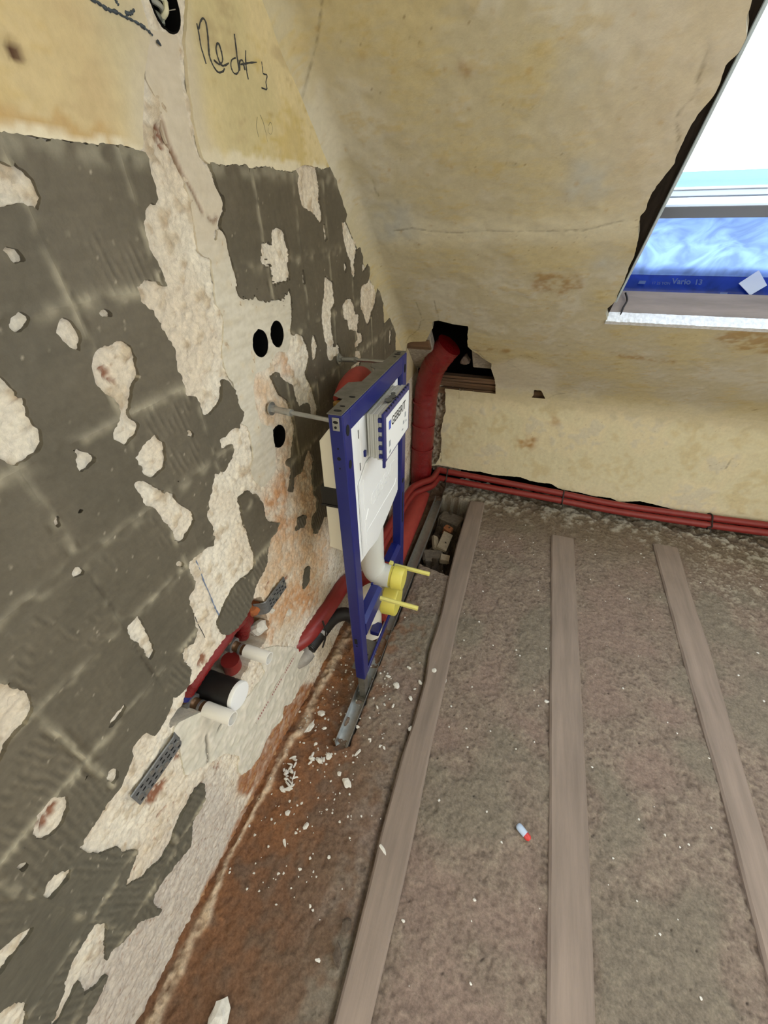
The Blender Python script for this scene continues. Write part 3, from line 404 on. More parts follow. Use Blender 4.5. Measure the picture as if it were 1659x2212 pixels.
layer('chase_filler', WL, f_fill, h_fill, c_f, (-1.6, -1.2, .85, 1.8), .004, pl_left, .004, M_fill, wall_left)
layer('mortar_smear', WL, f_mort, h_mort, c_m, (-2.06, -1.42, .04, .65), .0035, pl_left, .006, M_fill, wall_left)
layer('paint_coat', WL, f_yel, h_yel, c_y, b_all, .006, pl_left, .006, M_paint, wall_left)
for a in range(len(GY) - 1):
    for b in range(len(GZ)):
        z1 = GZ[b] + (.04 if b == 0 else 0); z0 = GZ[b + 1] if b + 1 < len(GZ) else -.1
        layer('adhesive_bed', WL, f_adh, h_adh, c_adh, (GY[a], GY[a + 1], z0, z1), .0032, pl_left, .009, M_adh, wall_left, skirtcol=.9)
for ch in wall_left.children:
    if ch.name in PARTLAB: ch['label'] = PARTLAB[ch.name]
# wall box sleeves: near-black colour stands in for the shade inside the round openings
M_sleeve = mat('box_shade_black', lin(9, 9, 10), rough=.8, spec=.1)
for cy, cz in BOXES:
    hollow('box_sleeve', (-.118, cy, cz), (.0022, cy, cz), .0290, .0272, M_sleeve, wall_left, 32, .112)

# ------------------------------------------------------------------ writing on the wall
M_cray = mat('grease_pencil', lin(58, 60, 62), rough=.7, noise=.3, nscale=300)
M_pen = mat('faint_pencil', lin(128, 122, 96), rough=.8)
M_chalk = mat('blue_chalk', lin(112, 128, 158), rough=.9, noise=.3, nscale=400)
def strokes(name, S, w, m, h=.0062, jit=0.0, parent=None):
    bm = bmesh.new()
    for s_ in S:
        pts = catmull([(h, a / 1000, b / 1000) for a, b in s_], 5)
        add_tube(bm, pts, [w * (1 + random.uniform(-jit, jit)) for _ in pts], 6)
    o = bm_obj(name, bm, m, parent); o.scale.x = 1.0; return o
strokes('handwritten_word', D['LETTER'][0], .0011, M_cray, parent=wall_left, jit=.3, h=.0056)['label'] = 'dark handwritten word Rechts'
strokes('pencil_number', D['LETTER'][1], .0006, M_pen, parent=wall_left, h=.0056)
strokes('crayon_line', D['LETTER'][2], .0016, mat('blue_black_crayon', lin(62, 72, 82), rough=.7, noise=.4, nscale=250), parent=wall_left, jit=.6, h=.0056)
strokes('chalk_line', D['CHALK'][0], .0013, M_chalk, parent=wall_left, jit=.6, h=.0015)
strokes('pencil_line', D['CHALK'][1], .0007, M_cray, parent=wall_left, h=.0015)

# ------------------------------------------------------------------ sloped ceiling
SL = Raster(-.02, 2.76, -.06, 2.5, .003)
s_f = SL.fbm(.01, .05, .8, 21); s_m = SL.fbm(.03, .2, 1.0, 22); s_c = SL.fbm(.15, 1.0, 1.2, 23); s_x = SL.fbm(.009, .025, .3, 24); s_v = SL.fbm(.01, .5, .9, 25, su=1, sv=.2)
win = SL.poly(D['WIN'] + [(1610, 1535)]) | ((SL.UU > .80) & (SL.UU < 1.62) & (SL.VV > .70) & (SL.VV < 1.98)) | ((SL.UU > .785) & (SL.UU < 1.6) & (SL.VV > 1.5) & (SL.VV < 1.98))
brk = SL.poly(D['BREAKS']) | SL.poly(D['BREAKS2'])
w2 = (SL.UU > 1.80) & (SL.UU < 2.62) & (SL.VV > .70) & (SL.VV < 1.98)          # second roof window, further along the same slope
f_s = np.minimum(.5 - SL.blur(win, .004), .5 - SL.blur(brk, .005)) + .03 * s_f; f_s = np.minimum(f_s, .5 - SL.blur(w2, .004))
c_s = np.ones(SL.UU.shape + (3,)) * lin(*(192, 183, 156))
c_s = mixc(c_s, lin(198, 184, 142), sstep(s_c + .4 * s_v, -.2, 1.3) * .75); c_s = mixc(c_s, lin(204, 199, 184), sstep(-s_c + .5 * s_m, .2, 1.5) * .65)
c_s = mixc(c_s, lin(188, 168, 116), sstep(s_m + .8 * s_v, 1.0, 2.4) * .5)
c_s = mixc(c_s, lin(204, 190, 168), sstep(SL.UU, .45, .75) * sstep(SL.VV, .9, 1.4) * .55)
c_s = mixc(c_s, lin(214, 208, 186), SL.blur(SL.polys(D['SEAM_S']), .02) * .7)
c_s = mixc(c_s, lin(186, 186, 178), SL.blur(SL.polys(D['BLUE_S']), .02) * np.clip(.6 + .2 * s_m, 0, 1))
st = SL.blur(SL.polys(D['STAIN_S']), .006); c_s = mixc(c_s, lin(158, 122, 70), np.clip(st * .8 * (.7 + .5 * s_m + .3 * s_f), 0, 1) * .7)
c_s = mixc(c_s, lin(120, 92, 54), sstep(s_x + .4 * s_c, 2.9, 3.4) * .75)
c_s = mixc(c_s, lin(178, 148, 96), sstep(SL.fbm(.02, .06, .5, 29), 2.2, 3.0) * .5)
ck = np.maximum.reduce([SL.line(q, .0024) for q in D['CRACKS_S']]); cks = np.clip(ck * (.85 + .25 * s_f), 0, 1)
c_s = mixc(c_s, lin(84, 66, 46), sstep(cks, .2, .9) * .5)
c_s = mixc(c_s, lin(210, 203, 186), SL.blur(SL.polys(D['BAND_S']), .015) * .75)
c_s = mixc(c_s, lin(208, 198, 166), sstep(.09 - SL.VV + .02 * s_m, 0, .08) * .8)
rr = .055; hx = np.clip(rr - SL.UU, 0, rr); h_s = .0008 * s_c + .0005 * s_m + rr - np.sqrt(np.maximum(rr * rr - hx * hx, 1e-8)) - .0012 * cks
h_s = h_s + .010 * SL.blur(SL.poly([(60, 640), (330, 640), (480, 300), (430, 120), (20, 120)]), .02) * 0
def pl_slope(U, V, H): return np.stack([U, -V * SC - SS * H, KNEE + V * SS - SC * H], 1)
ceiling = tag(bpy.data.objects.new('ceiling', None), kind='structure', label='sloped attic ceiling of stained yellowed plaster'); COL.objects.link(ceiling)
h_s = h_s * sstep(SL.VV, .02, .09) + (1 - sstep(SL.VV, .02, .09)) * (rr - np.sqrt(np.maximum(rr * rr - hx * hx, 1e-8))); h_s = h_s + np.where(SL.VV < .12, (.12 - np.clip(SL.VV, -.02, .12)) ** 2 * 1.82, 0)
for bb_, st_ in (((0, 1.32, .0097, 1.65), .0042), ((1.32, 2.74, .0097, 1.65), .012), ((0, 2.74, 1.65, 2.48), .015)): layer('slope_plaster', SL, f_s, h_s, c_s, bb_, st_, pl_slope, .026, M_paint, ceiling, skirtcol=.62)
def slab(name, u0, u1, v0, v1, d0, d1, m, parent, bevel=0):      # box in slope coordinates, d outward from the room surface
    bm = bmesh.new(); add_box(bm, (u0, v0, d0), (u1, v1, d1), bevel)
    for v in bm.verts:
        u, t, d = v.co; v.co = (u, -t * SC + SS * d, KNEE + t * SS + SC * d)
    return bm_obj(name, bm, m, parent)
M_raft = mat('old_rafter', lin(44, 38, 33), rough=.95, spec=.1, noise=.3, nscale=20, bump=.5, bscale=50, stretch=(6, 1, 1))
M_roofb = mat('roof_boards', lin(12, 10, 9), rough=1.0, spec=0, noise=.3, nscale=15)  # near-black colour holds the darkness of the void behind the plaster
for nm, u0, u1, v0, v1 in (('roof_boarding', -.3, .80, -.5, 2.5), ('roof_boarding', 1.62, 1.78, -.5, 2.5), ('roof_boarding', 2.64, 2.95, -.5, 2.5), ('roof_boarding', .80, 1.62, -.5, .60), ('roof_boarding', .80, 1.62, 1.98, 2.5), ('roof_boarding', 1.78, 2.64, -.5, .69), ('roof_boarding', 1.78, 2.64, 1.98, 2.5)):
    slab(nm, u0, u1, v0, v1, .20, .23, M_roofb, ceiling)
slab('rafter', .70, .806, -.3, 2.5, .028, .20, M_raft, ceiling); slab('rafter', 1.62, 1.70, -.3, 2.5, .028, .20, M_raft, ceiling)
slab('rafter', .0, .06, .75, 2.5, .028, .20, M_raft, ceiling)
slab('ceiling_board', -.02, 2.76, 2.40, 2.48, 0, .03, M_raft, ceiling)
box('flat_ceiling', (-.3, -4.1, 2.35), (2.95, -1.75, 2.47), M_room, ceiling)

# ------------------------------------------------------------------ knee wall
KN = Raster(-.02, 2.76, -.05, .72, .004)
k_f = KN.fbm(.01, .04, .8, 31); k_m = KN.fbm(.03, .15, 1.0, 32); k_c = KN.fbm(.12, .8, 1.2, 33); k_x = KN.fbm(.009, .025, .3, 34)
kb = np.array(D['KNEEB'], float) / 1000; low = np.interp(KN.UU, kb[:, 0], kb[:, 1])
f_k = np.minimum(np.clip((KN.VV - low) / .012, -.5, .5), .5 - KN.blur(KN.poly(D['BREAKK']) | KN.poly(D['BREAKK2']), .004)) + .06 * k_f
f_k = np.where(KN.UU < .01, np.minimum(f_k, -.3), f_k)
c_k = np.ones(KN.UU.shape + (3,)) * lin(*(222, 214, 184))
c_k = mixc(c_k, lin(228, 216, 184), sstep(k_c, -.3, 1.0) * .7); c_k = mixc(c_k, lin(206, 188, 142), sstep(k_m * .6 - .8 * k_c, .4, 2.2) * .5)
c_k = mixc(c_k, lin(206, 202, 190), sstep(k_m * .6 + k_c, .9, 2.2) * .5)
c_k = mixc(c_k, lin(140, 112, 72), sstep(k_x + .3 * k_c, 2.9, 3.4) * .6)
c_k = mixc(c_k, lin(200, 186, 160), sstep(KN.VV, .58, .66) * .6)
c_k = mixc(c_k, lin(172, 122, 54), KN.blur(KN.polys(D['STAIN_K']), .015) * np.clip(.6 + .4 * k_m, 0, 1))
kc = np.maximum.reduce([KN.line(q, .003) for q in D['CRACKS_K']]); c_k = mixc(c_k, lin(90, 74, 54), sstep(kc * (.8 + .4 * k_f), .35, .9) * .8)
c_k = mixc(c_k, lin(208, 198, 166), sstep(KN.VV + .02 * k_m, .58, .655) * .8)
h_k = (.0008 * k_c + .0006 * k_m) * sstep(.655 - KN.VV, .01, .08) - .002 * kc + np.where(KN.VV > .545, (np.clip(KN.VV, .545, .7) - .545) ** 2 * 1.82, 0)
def pl_knee(U, V, H): return np.stack([U, -H, V], 1)
wall_back = box('wall_back', (-.3, .10, -.15), (2.95, .28, .95), M_void); tag(wall_back, kind='structure', label='low knee wall of cream plaster under the sloped ceiling')
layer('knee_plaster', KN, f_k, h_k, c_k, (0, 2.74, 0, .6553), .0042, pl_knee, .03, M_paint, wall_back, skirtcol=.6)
# rough masonry bed behind the plaster: strip beside the pipe and behind the broken edge
c_r = np.ones(KN.UU.shape + (3,)) * lin(176, 164, 148); c_r = mixc(c_r, lin(120, 100, 82), sstep(k_m, -.2, 1.2) * .8); c_r = mixc(c_r, lin(206, 198, 186), sstep(k_f, .5, 1.6) * .6); c_r = mixc(c_r, lin(96, 74, 56), sstep(k_m - k_f, 1.0, 2.0) * .8)
h_r = -.026 + .006 * k_m + .004 * k_f
fr = np.where((KN.VV > .1) & (KN.UU < .30), 1.0, -1.0); layer('rough_mortar', KN, KN.blur(fr, .01) + .1 * k_f, h_r, c_r, (0.0, .34, .06, .70), .005, pl_knee, .05, M_plas, wall_back)
# timber laths in the break at the crease
M_lath = mat('old_lath', lin(112, 86, 64), rough=.9, noise=.45, nscale=30, bump=.9, bscale=60, stretch=(.12, 1, 1), bdist=.004)
for k in range(6):
    z0 = .615 + k * .0225; x0 = .10 + .02 * random.random(); x1 = .47 + .05 * random.random()
    bm = bmesh.new(); add_box(bm, (x0, .004 - .004 * (k % 2) + .0, z0), (x1, .05, z0 + .019), .003)
    for v in bm.verts: v.co.z += .004 * math.sin(v.co.x * 25 + k * 2) ; v.co.y += (0 if v.co.z < .665 else -(v.co.z - .665) * .9)
    bm_obj('lath', bm, M_lath, wall_back)
for x0, x1 in ((.50, .58), (.60, .78)):
    bm = bmesh.new(); add_box(bm, (x0, .012, .60), (x1, .05, .68), .004); bm_obj('lath', bm, M_lath, wall_back)
M_mchunk = mat('mortar_chunk', lin(158, 150, 138), rough=.95, noise=.35, nscale=60, bump=.9, bscale=80, bdist=.005)
def rock(name, c, size, m, parent=None, seed=0, rz=0.0, rough=.22, sub=2, flat=False):
    bm = bmesh.new(); bmesh.ops.create_icosphere(bm, subdivisions=sub, radius=1.0); rg = random.Random(seed)
    ph = [(Vector((rg.uniform(-1, 1), rg.uniform(-1, 1), rg.uniform(-1, 1))).normalized(), rg.uniform(.45, .95)) for _ in range(7)]
    for v in bm.verts:
        n = v.co.normalized(); r = 1.0
        for d, k in ph:
            q = n.dot(d)
            if q > k: r = min(r, k / q)
        v.co = n * r * (1 + rg.uniform(-rough, rough) * .35)
        v.co = Vector((v.co.x * size[0] / 2, v.co.y * size[1] / 2, v.co.z * size[2] / 2))
    bmesh.ops.rotate(bm, verts=bm.verts, cent=(0, 0, 0), matrix=Matrix.Rotation(rz, 3, 'Z'))
    lo = min(v.co.z for v in bm.verts)
    for v in bm.verts: v.co += Vector(c) + (Vector((0, 0, -lo)) if flat else Vector())
    return bm_obj(name, bm, m, parent)
def sp(u, t, d): return (u, -t * SC + SS * d, KNEE + t * SS + SC * d)
rock('mortar_lump', sp(.275, .235, .045), (.06, .05, .07), mat('stone', lin(104, 88, 78), rough=.9, noise=.3, nscale=50, bump=.6), wall_back, 9)
slab('mortar_slab', .315, .425, .20, .42, .022, .06, M_mchunk, wall_back, .006); slab('mortar_slab', .0, .13, .14, .46, .020, .07, M_mchunk, wall_back, .008); slab('old_timber', -.02, .125, .36, .44, .012, .05, M_lath, wall_back, .004)

# ------------------------------------------------------------------ floor: loam fill between joists
FR = Raster(-.05, 2.8, -4.1, .12, .005)
g_f = FR.fbm(.012, .04, .7, 41); g_m = FR.fbm(.03, .16, 1.0, 42); g_c = FR.fbm(.15, 1.0, 1.2, 43); g_x = FR.fbm(.011, .03, .3, 44); g_v = FR.fbm(.012, .5, .8, 45, su=1, sv=.25)
pit = FR.blur(FR.poly(D['PIT']), .006)
edge_x = np.interp(FR.VV, [-1.72, -1.676, -1.2, -.71, 0], [.17, .234, .226, .222, .215])
sunk = sstep(edge_x - FR.UU + .002 * g_m, 0, .006) * sstep(FR.VV + 1.70, -.015, .03)
h_g = .0013 * g_f + .0012 * g_m + .003 * g_c - .004 * sstep(g_x, 2.6, 3.2)
h_g = h_g - .030 * sunk + .002 * sunk * g_m - .15 * pit + .02 * pit * g_m
h_g = h_g + .012 * sstep(FR.VV, -.22, -.06) * (1 - pit) * np.clip(.6 + .3 * g_m, 0, 1.6) * sstep(FR.UU, .2, .3)
fil = np.exp(-(np.abs(FR.UU - .032 - .005 * g_c - .003 * g_m) / (.014 + .004 * np.clip(g_c, -2, 2))) ** 4) * sstep(-1.1 - FR.VV, 0, .3); h_g = h_g + .006 * fil + .0025 * fil * g_m
for q_, x_ in ((0, [.404, .404, .419, .419, .412, .413, .418, .423, .425, .42]),): jl = np.interp(-FR.VV, [.1, 1.243, 1.364, 1.558, 1.635, 1.867, 1.952, 2.123, 2.227, 4], x_)
h_g = h_g - .022 * np.exp(-((FR.UU - jl + .006) / .007) ** 2) * sstep(-.8 - FR.VV, 0, .3)
c_g = np.ones(FR.UU.shape + (3,)) * lin(*(132, 118, 108))
c_g = mixc(c_g, lin(150, 138, 124), sstep(g_m + g_f, .2, 1.8) * .6); c_g = mixc(c_g, lin(96, 84, 76), sstep(-g_f - .5 * g_m, .6, 1.8) * .6)
c_g = mixc(c_g, lin(122, 116, 104), sstep(g_c, .2, 1.4) * .6); c_g = mixc(c_g, lin(140, 120, 112), sstep(-g_c, .2, 1.4) * .5)
c_g = mixc(c_g, lin(60, 52, 48), sstep(g_x, 2.7, 3.1) * .75)
c_g = mixc(c_g, lin(112, 100, 82), sstep(FR.VV, -.55, -.15) * .6)
cem = sstep(FR.VV + .05 * g_m, -.22, -.05) * sstep(g_m + .5 * g_f + .6 * g_c, .0, 1.2); c_g = mixc(c_g, lin(176, 172, 162), cem * .65)
patch = sstep(FR.UU, 1.35, 1.7) * sstep(FR.VV + .05 * g_m, -.75, -.35) * sstep(g_m + g_f, .2, 1.4); c_g = mixc(c_g, lin(206, 200, 184), patch * .3)
dust_o = np.clip(1.25 - (FR.UU + .05 * g_m - .03 * g_c) / .26, 0, 1) * sstep(-.8 - FR.VV, 0, .3)
dust_o = dust_o * sstep(FR.VV + .25 * np.minimum(FR.UU * 0 + 1, 1), -2.6, -1.5)
c_g = mixc(c_g, lin(110, 86, 70), sstep(.42 - FR.UU + .04 * g_m, 0, .12) * sstep(-1.45 - FR.VV, 0, .4) * .8)
c_g = mixc(c_g, lin(138, 97, 70), sstep(dust_o, .12, .75) * np.clip(.85 + .2 * g_m, 0, 1)); c_g = mixc(c_g, lin(172, 122, 84), sstep(dust_o, .3, .9) * sstep(g_m + g_f * .6, .7, 1.8) * .7)
c_g = mixc(c_g, lin(104, 78, 60), sunk * sstep(FR.VV, -1.3, -.9) * .8)
c_g = mixc(c_g, lin(74, 62, 52), pit * .8)
c_g = mixc(c_g, lin(226, 206, 182), np.clip(fil * (.8 + .22 * g_m + .2 * g_f), 0, 1) * .85)
def pl_floor(U, V, H): return np.stack([U, V, H], 1)
floor = box('floor', (-.3, -4.1, -.42), (2.95, .1, -.20), M_core); tag(floor, kind='structure', label='attic floor of dusty brown loam fill between timber joists')
one = np.ones_like(g_f)
layer('loam_fill', FR, one, h_g, c_g, (-.03, 2.0, -2.6, .1), .005, pl_floor, 0, M_earth, floor)
layer('loam_fill', FR, one, h_g * .5, c_g, (-.03, 2.78, -4.08, -2.6), .03, pl_floor, 0, M_earth, floor); layer('loam_fill', FR, one, h_g * .5, c_g, (2.0, 2.78, -2.6, .1), .03, pl_floor, 0, M_earth, floor)
M_joist = mat('worn_joist', lin(*(132, 118, 109)), rough=.85, noise=.22, nscale=26, bump=.5, bscale=60, stretch=(1, .07, 1), bdist=.003)
def joist(L, Rr, z0, dz, bev=.006):
    ys = np.arange(-2.75, L[-1][1] + .001, .03); Lx = np.interp(ys, [p[1] for p in L], [p[0] for p in L]); Rx = np.interp(ys, [p[1] for p in Rr], [p[0] for p in Rr])
    bm = bmesh.new(); rings = []
    for y, a, b in zip(ys, Lx, Rx):
        w = .0015 * math.sin(y * 31); prof = [(a, -.18), (a, z0 + dz - bev), (a + bev, z0 + dz + w), ((a + b) / 2, z0 + dz + .001 + w), (b - bev, z0 + dz + w), (b, z0 + dz - bev), (b, -.18)]
        rings.append([bm.verts.new((x, y, z)) for x, z in prof])
    for i in range(len(rings) - 1):
        for k in range(6): bm.faces.new((rings[i][k], rings[i][k + 1], rings[i + 1][k + 1], rings[i + 1][k]))
    bm.faces.new(rings[0]); bm.faces.new(rings[-1][::-1])
    return bm_obj('joist', bm, M_joist, floor)
joist([(.42, -4), (.425, -2.227), (.423, -2.123), (.418, -1.95), (.413, -1.867), (.412, -1.635), (.419, -1.53), (.419, -1.364), (.404, -1.243), (.410, -1.05), (.396, -.80), (.390, -.563), (.393, -.14)], [(.502, -4), (.503, -2.17), (.506, -1.96), (.505, -1.84), (.497, -1.6), (.497, -1.41), (.489, -1.05), (.491, -.84), (.490, -.45), (.485, -.14)], 0, .016)
joist([(.875, -4), (.876, -2.07), (.877, -1.7), (.874, -1.27), (.872, -.30)], [(.977, -4), (.978, -2.04), (.985, -1.68), (.986, -1.03), (.989, -.30)], 0, .012)
joist([(1.36, -4), (1.365, -1.85), (1.377, -1.46), (1.375, -1.0), (1.381, -.584), (1.388, -.22)], [(1.45, -4), (1.457, -1.57), (1.466, -1.32), (1.489, -.86), (1.492, -.55), (1.506, -.22)], 0, .012)

# ------------------------------------------------------------------ rest of the room (behind and beside the camera)
wall_right = empty('wall_right', label='plain plastered wall opposite the tiled wall', kind='structure')
for lo, hi in (((2.78, -4.1, -.2), (2.95, -3.7, 2.4)), ((2.78, -2.1, -.2), (2.95, .2, 2.4)), ((2.78, -3.7, -.2), (2.95, -2.1, .75)), ((2.78, -3.7, 2.15), (2.95, -2.1, 2.4))): box('wall_panel', lo, hi, M_room, wall_right)
wall_rear = box('wall_rear', (-.3, -4.25, -.2), (2.95, -4.1, 2.45), M_room); tag(wall_rear, kind='structure', label='plain plastered wall behind the viewer')
# ------------------------------------------------------------------ roof window
window_1 = tag(empty('window_1'), label='roof window with pale frame above blue membrane and timber trimmer', kind='structure')
M_frame = mat('window_frame', lin(176, 184, 196), rough=.4); M_frame2 = mat('window_frame_grey', lin(140, 148, 162), rough=.4); M_frame3 = mat('window_seal', lin(134, 140, 152), rough=.6)
M_cyan = mat('flashing', lin(92, 128, 136), rough=.5)
M_trim = mat('trimmer_timber', lin(128, 116, 108), rough=.85, noise=.25, nscale=18, bump=.5, bscale=40, stretch=(.15, 1, 1))
M_rim = mat('plaster_rim', lin(226, 228, 232), rough=.95, noise=.2, nscale=80, bump=.9, bscale=120, bdist=.004)
def foil(name, c, tr):
    m = bpy.data.materials.new(name); m.use_nodes = True; nt = m.node_tree; b = nt.nodes['Principled BSDF']; b.inputs['Base Color'].default_value = (*c, 1); b.inputs['Roughness'].default_value = .25
    t = nt.nodes.new('ShaderNodeBsdfTranslucent'); t.inputs[0].default_value = (*c, 1); mx = nt.nodes.new('ShaderNodeMixShader'); mx.inputs[0].default_value = tr
    tc = nt.nodes.new('ShaderNodeTexCoord'); n = nt.nodes.new('ShaderNodeTexNoise'); n.inputs['Scale'].default_value = 7; n.inputs['Detail'].default_value = 3; n.inputs['Distortion'].default_value = 2.5
    cr = nt.nodes.new('ShaderNodeMapRange'); cr.inputs[1].default_value = .35; cr.inputs[2].default_value = .65; cr.inputs[3].default_value = .72; cr.inputs[4].default_value = 1.18; ml = nt.nodes.new('ShaderNodeVectorMath'); ml.operation = 'MULTIPLY'; ml.inputs[0].default_value = c
    nt.links.new(tc.outputs['Object'], n.inputs['Vector']); nt.links.new(n.outputs['Fac'], cr.inputs[0]); nt.links.new(cr.outputs[0], ml.inputs[1]); nt.links.new(ml.outputs[0], b.inputs['Base Color']); nt.links.new(ml.outputs[0], t.inputs[0])
    nt.links.new(b.outputs[0], mx.inputs[1]); nt.links.new(t.outputs[0], mx.inputs[2]); nt.links.new(mx.outputs[0], nt.nodes['Material Output'].inputs[0]); return m
M_foil = foil('pale_blue_membrane', lin(138, 168, 214), .55); M_foil_d = foil('blue_membrane', lin(34, 60, 150), .12)
def glassm(name):
    m = bpy.data.materials.new(name); m.use_nodes = True; nt = m.node_tree; nt.nodes.remove(nt.nodes['Principled BSDF'])
    t = nt.nodes.new('ShaderNodeBsdfTransparent'); t.inputs[0].default_value = (.93, .97, .98, 1); g = nt.nodes.new('ShaderNodeBsdfGlossy'); g.inputs['Roughness'].default_value = .02
    mx = nt.nodes.new('ShaderNodeMixShader'); mx.inputs[0].default_value = .05; nt.links.new(t.outputs[0], mx.inputs[1]); nt.links.new(g.outputs[0], mx.inputs[2]); nt.links.new(mx.outputs[0], nt.nodes['Material Output'].inputs[0]); return m
M_glass = glassm('window_glass')
WX0, WX1, WT = .806, 1.62, .69
# ragged plaster rim and trimmer beam at the bottom
def rim_strip(name, t0, t1, d0, d1, m, seed, amp):
    bm = bmesh.new(); rg = random.Random(seed); n = 110; rows = []
    for i in range(n + 1):
        x = .80 + (WX1 - .80) * i / n; a = rg.uniform(-amp, amp); rows.append([bm.verts.new(sp(x, t, d)) for t, d in ((t0, d0), (t1 + a, d0), (t1 + a * .6, d1), (t0, d1))])
    for i in range(n):
        for k in range(4): bm.faces.new((rows[i][k], rows[i][(k + 1) % 4], rows[i + 1][(k + 1) % 4], rows[i + 1][k]))
    bm.faces.new(rows[0]); bm.faces.new(rows[-1][::-1]); return bm_obj(name, bm, m, window_1)
rim_strip('plaster_rim', .678, .6955, -.005, .013, M_rim, 3, .0018); rim_strip('plaster_rim', .678, .6925, .013, .032, M_rim, 4, .0014)
slab('trimmer', WX0, WX1, .60, .686, .030, .118, M_trim, window_1, .003)
# blue membrane, shade put into its dark colour: trimmer up to the pale one
def sheet(name, pts, m, amp, seed, nx=60, parent=None, x0=WX0, x1=WX1, thick=.0012):
    P_ = catmull([(0, t, d) for t, d in pts], 8); bm = bmesh.new(); rg = random.Random(seed); ph = [(rg.uniform(4, 30), rg.uniform(-25, 25), rg.uniform(0, 6)) for _ in range(8)]; G_ = []
    for i in range(nx + 1):
        x = x0 + (x1 - x0) * i / nx
        row = []
        for j, (_, t, d) in enumerate(P_):
            w = sum(abs(math.sin(a * x + b * t + c)) ** 3 for a, b, c in ph) / 8 * amp * math.sin(math.pi * j / (len(P_) - 1)); row.append(bm.verts.new(sp(x, t, d + w)))
        G_.append(row)
    for i in range(nx):
        for j in range(len(P_) - 1): bm.faces.new((G_[i][j], G_[i][j + 1], G_[i + 1][j + 1], G_[i + 1][j]))
    r = bmesh.ops.solidify(bm, geom=bm.faces[:], thickness=thick); o = bm_obj(name, bm, m, parent, True); return o
sheet('blue_membrane', [(.640, .118), (.650, .15), (.655, .195), (.665, .225)], M_foil_d, .006, 2, parent=window_1)
sheet('pale_membrane', [(.655, .200), (.70, .215), (.78, .212), (.86, .208), (.935, .205)], M_foil, .045, 5, parent=window_1, nx=90)
M_tape = mat('pale_tape', lin(196, 200, 206), rough=.5)
MT = lambda d: .6445 + (d - .118) * .17
prism('tape_square', [(1.188, .172), (1.228, .135), (1.268, .168), (1.235, .215)], lambda u, v, d: sp(u, MT(v) + d, v), .008, .009, M_tape, window_1)
M_print = mat('membrane_print', lin(70, 88, 130), rough=.4)
def tprint(body, size, x, d, bold=0.0):
    e1 = Vector((1, 0, 0)); e2 = Vector((0, SS, SC)) + Vector((0, -SC, SS)) * .17; e3 = e1.cross(e2)
    o = Vector(sp(x, MT(d) + .007, d))
    return text_mesh('membrane_lettering', body, size, Matrix(((e1.x, e2.x, e3.x, o.x), (e1.y, e2.y, e3.y, o.y), (e1.z, e2.z, e3.z, o.z), (0, 0, 0, 1))), M_print, window_1, .0004, bold)
tprint('Vario', .026, .992, .166, .0005); tprint('17 25 YON', .012, .931, .163); tprint('13', .024, 1.060, .166, .0004)
for x, d_ in ((.888, .163), (1.140, .132)): prism('printed_block', [(x, d_), (x + .022, d_), (x + .024, d_ + .011), (x + .003, d_ + .011)], lambda u, v, d: sp(u, MT(v) + d, v), .0065, .007, M_print, window_1)
# sash
for nm, t1, d0, d1, m in (('sash_seal', .936, .203, .211, M_frame3), ('sash_rail', .934, .211, .234, M_frame), ('sash_groove', .931, .234, .238, M_frame3), ('sash_rail', .934, .238, .256, M_frame2), ('sash_bead', .937, .256, .264, M_frame)):
    slab(nm, WX0, WX1, .895, t1, d0, d1, m, window_1, .0015)
slab('flashing_strip', WX0, WX1, .895, .932, .268, .318, M_cyan, window_1, .001)
slab('pane', WX0 + .02, WX1 - .02, .936, 1.94, .262, .266, M_glass, window_1)
slab('frame_stile', WX0 + .004, WX0 + .034, .93, 1.98, .20, .268, M_frame, window_1, .002); slab('frame_stile', WX1 - .03, WX1, .93, 1.98, .20, .268, M_frame, window_1, .002); slab('frame_head', WX0, WX1, 1.93, 1.98, .20, .268, M_frame, window_1, .002)
slab('edge_bead', .806, .8125, .76, 1.98, .022, .034, mat('edge_bead', lin(190, 205, 215), rough=.4), window_1, .001)
# iron hook at the corner of the reveal
M_iron = mat('old_iron', lin(46, 42, 40), rough=.7, metal=.3)
hook = tube('iron_hook', catmull([sp(.845, .70, .10), sp(.855, .697, .075), sp(.848, .694, .05), sp(.842, .690, .02), sp(.828, .684, .004), sp(.812, .684, .006), sp(.808, .690, .012)], 6), .003, M_iron, seg=8)
tag(hook, 'thin bent iron hook at the lower corner of the roof window', 'hook')
window_2 = empty('window_2', label='second roof window along the same slope', kind='structure')
for a in ((1.79, 1.82, .69, 1.98), (2.60, 2.63, .69, 1.98), (1.79, 2.63, .69, .73), (1.79, 2.63, 1.94, 1.98)): slab('frame_bar', *a, .19, .245, M_frame, window_2)

# ------------------------------------------------------------------ toilet installation frame
M_blue = mat('blue_powder_coat', lin(22, 31, 106), rough=.32, noise=.05, nscale=30, spec=.6)
M_galv = mat('galvanised_steel', lin(176, 178, 178), rough=.38, metal=.85, noise=.15, nscale=50, bump=.1, bscale=80)
M_galvd = mat('dusty_steel', lin(120, 118, 114), rough=.5, metal=.6, noise=.25, nscale=40)
M_white = mat('white_plastic', lin(236, 238, 240), rough=.35, spec=.5); M_white2 = mat('cistern_plastic', lin(232, 229, 220), rough=.45)
M_black = mat('black_plastic', lin(24, 24, 24), rough=.45); M_yel = mat('yellow_cap', lin(214, 204, 96), rough=.4, noise=.05, nscale=30); M_yel2 = mat('yellow_sleeve', lin(222, 216, 128), rough=.4)
M_hole = mat('slot_dark', lin(10, 10, 14), rough=.9); M_clear = mat('pale_grey_plastic', lin(206, 208, 206), rough=.35)
fr = empty('toilet_frame', 'blue steel wall-hung toilet frame with white cistern, standing before the left wall', 'toilet frame')
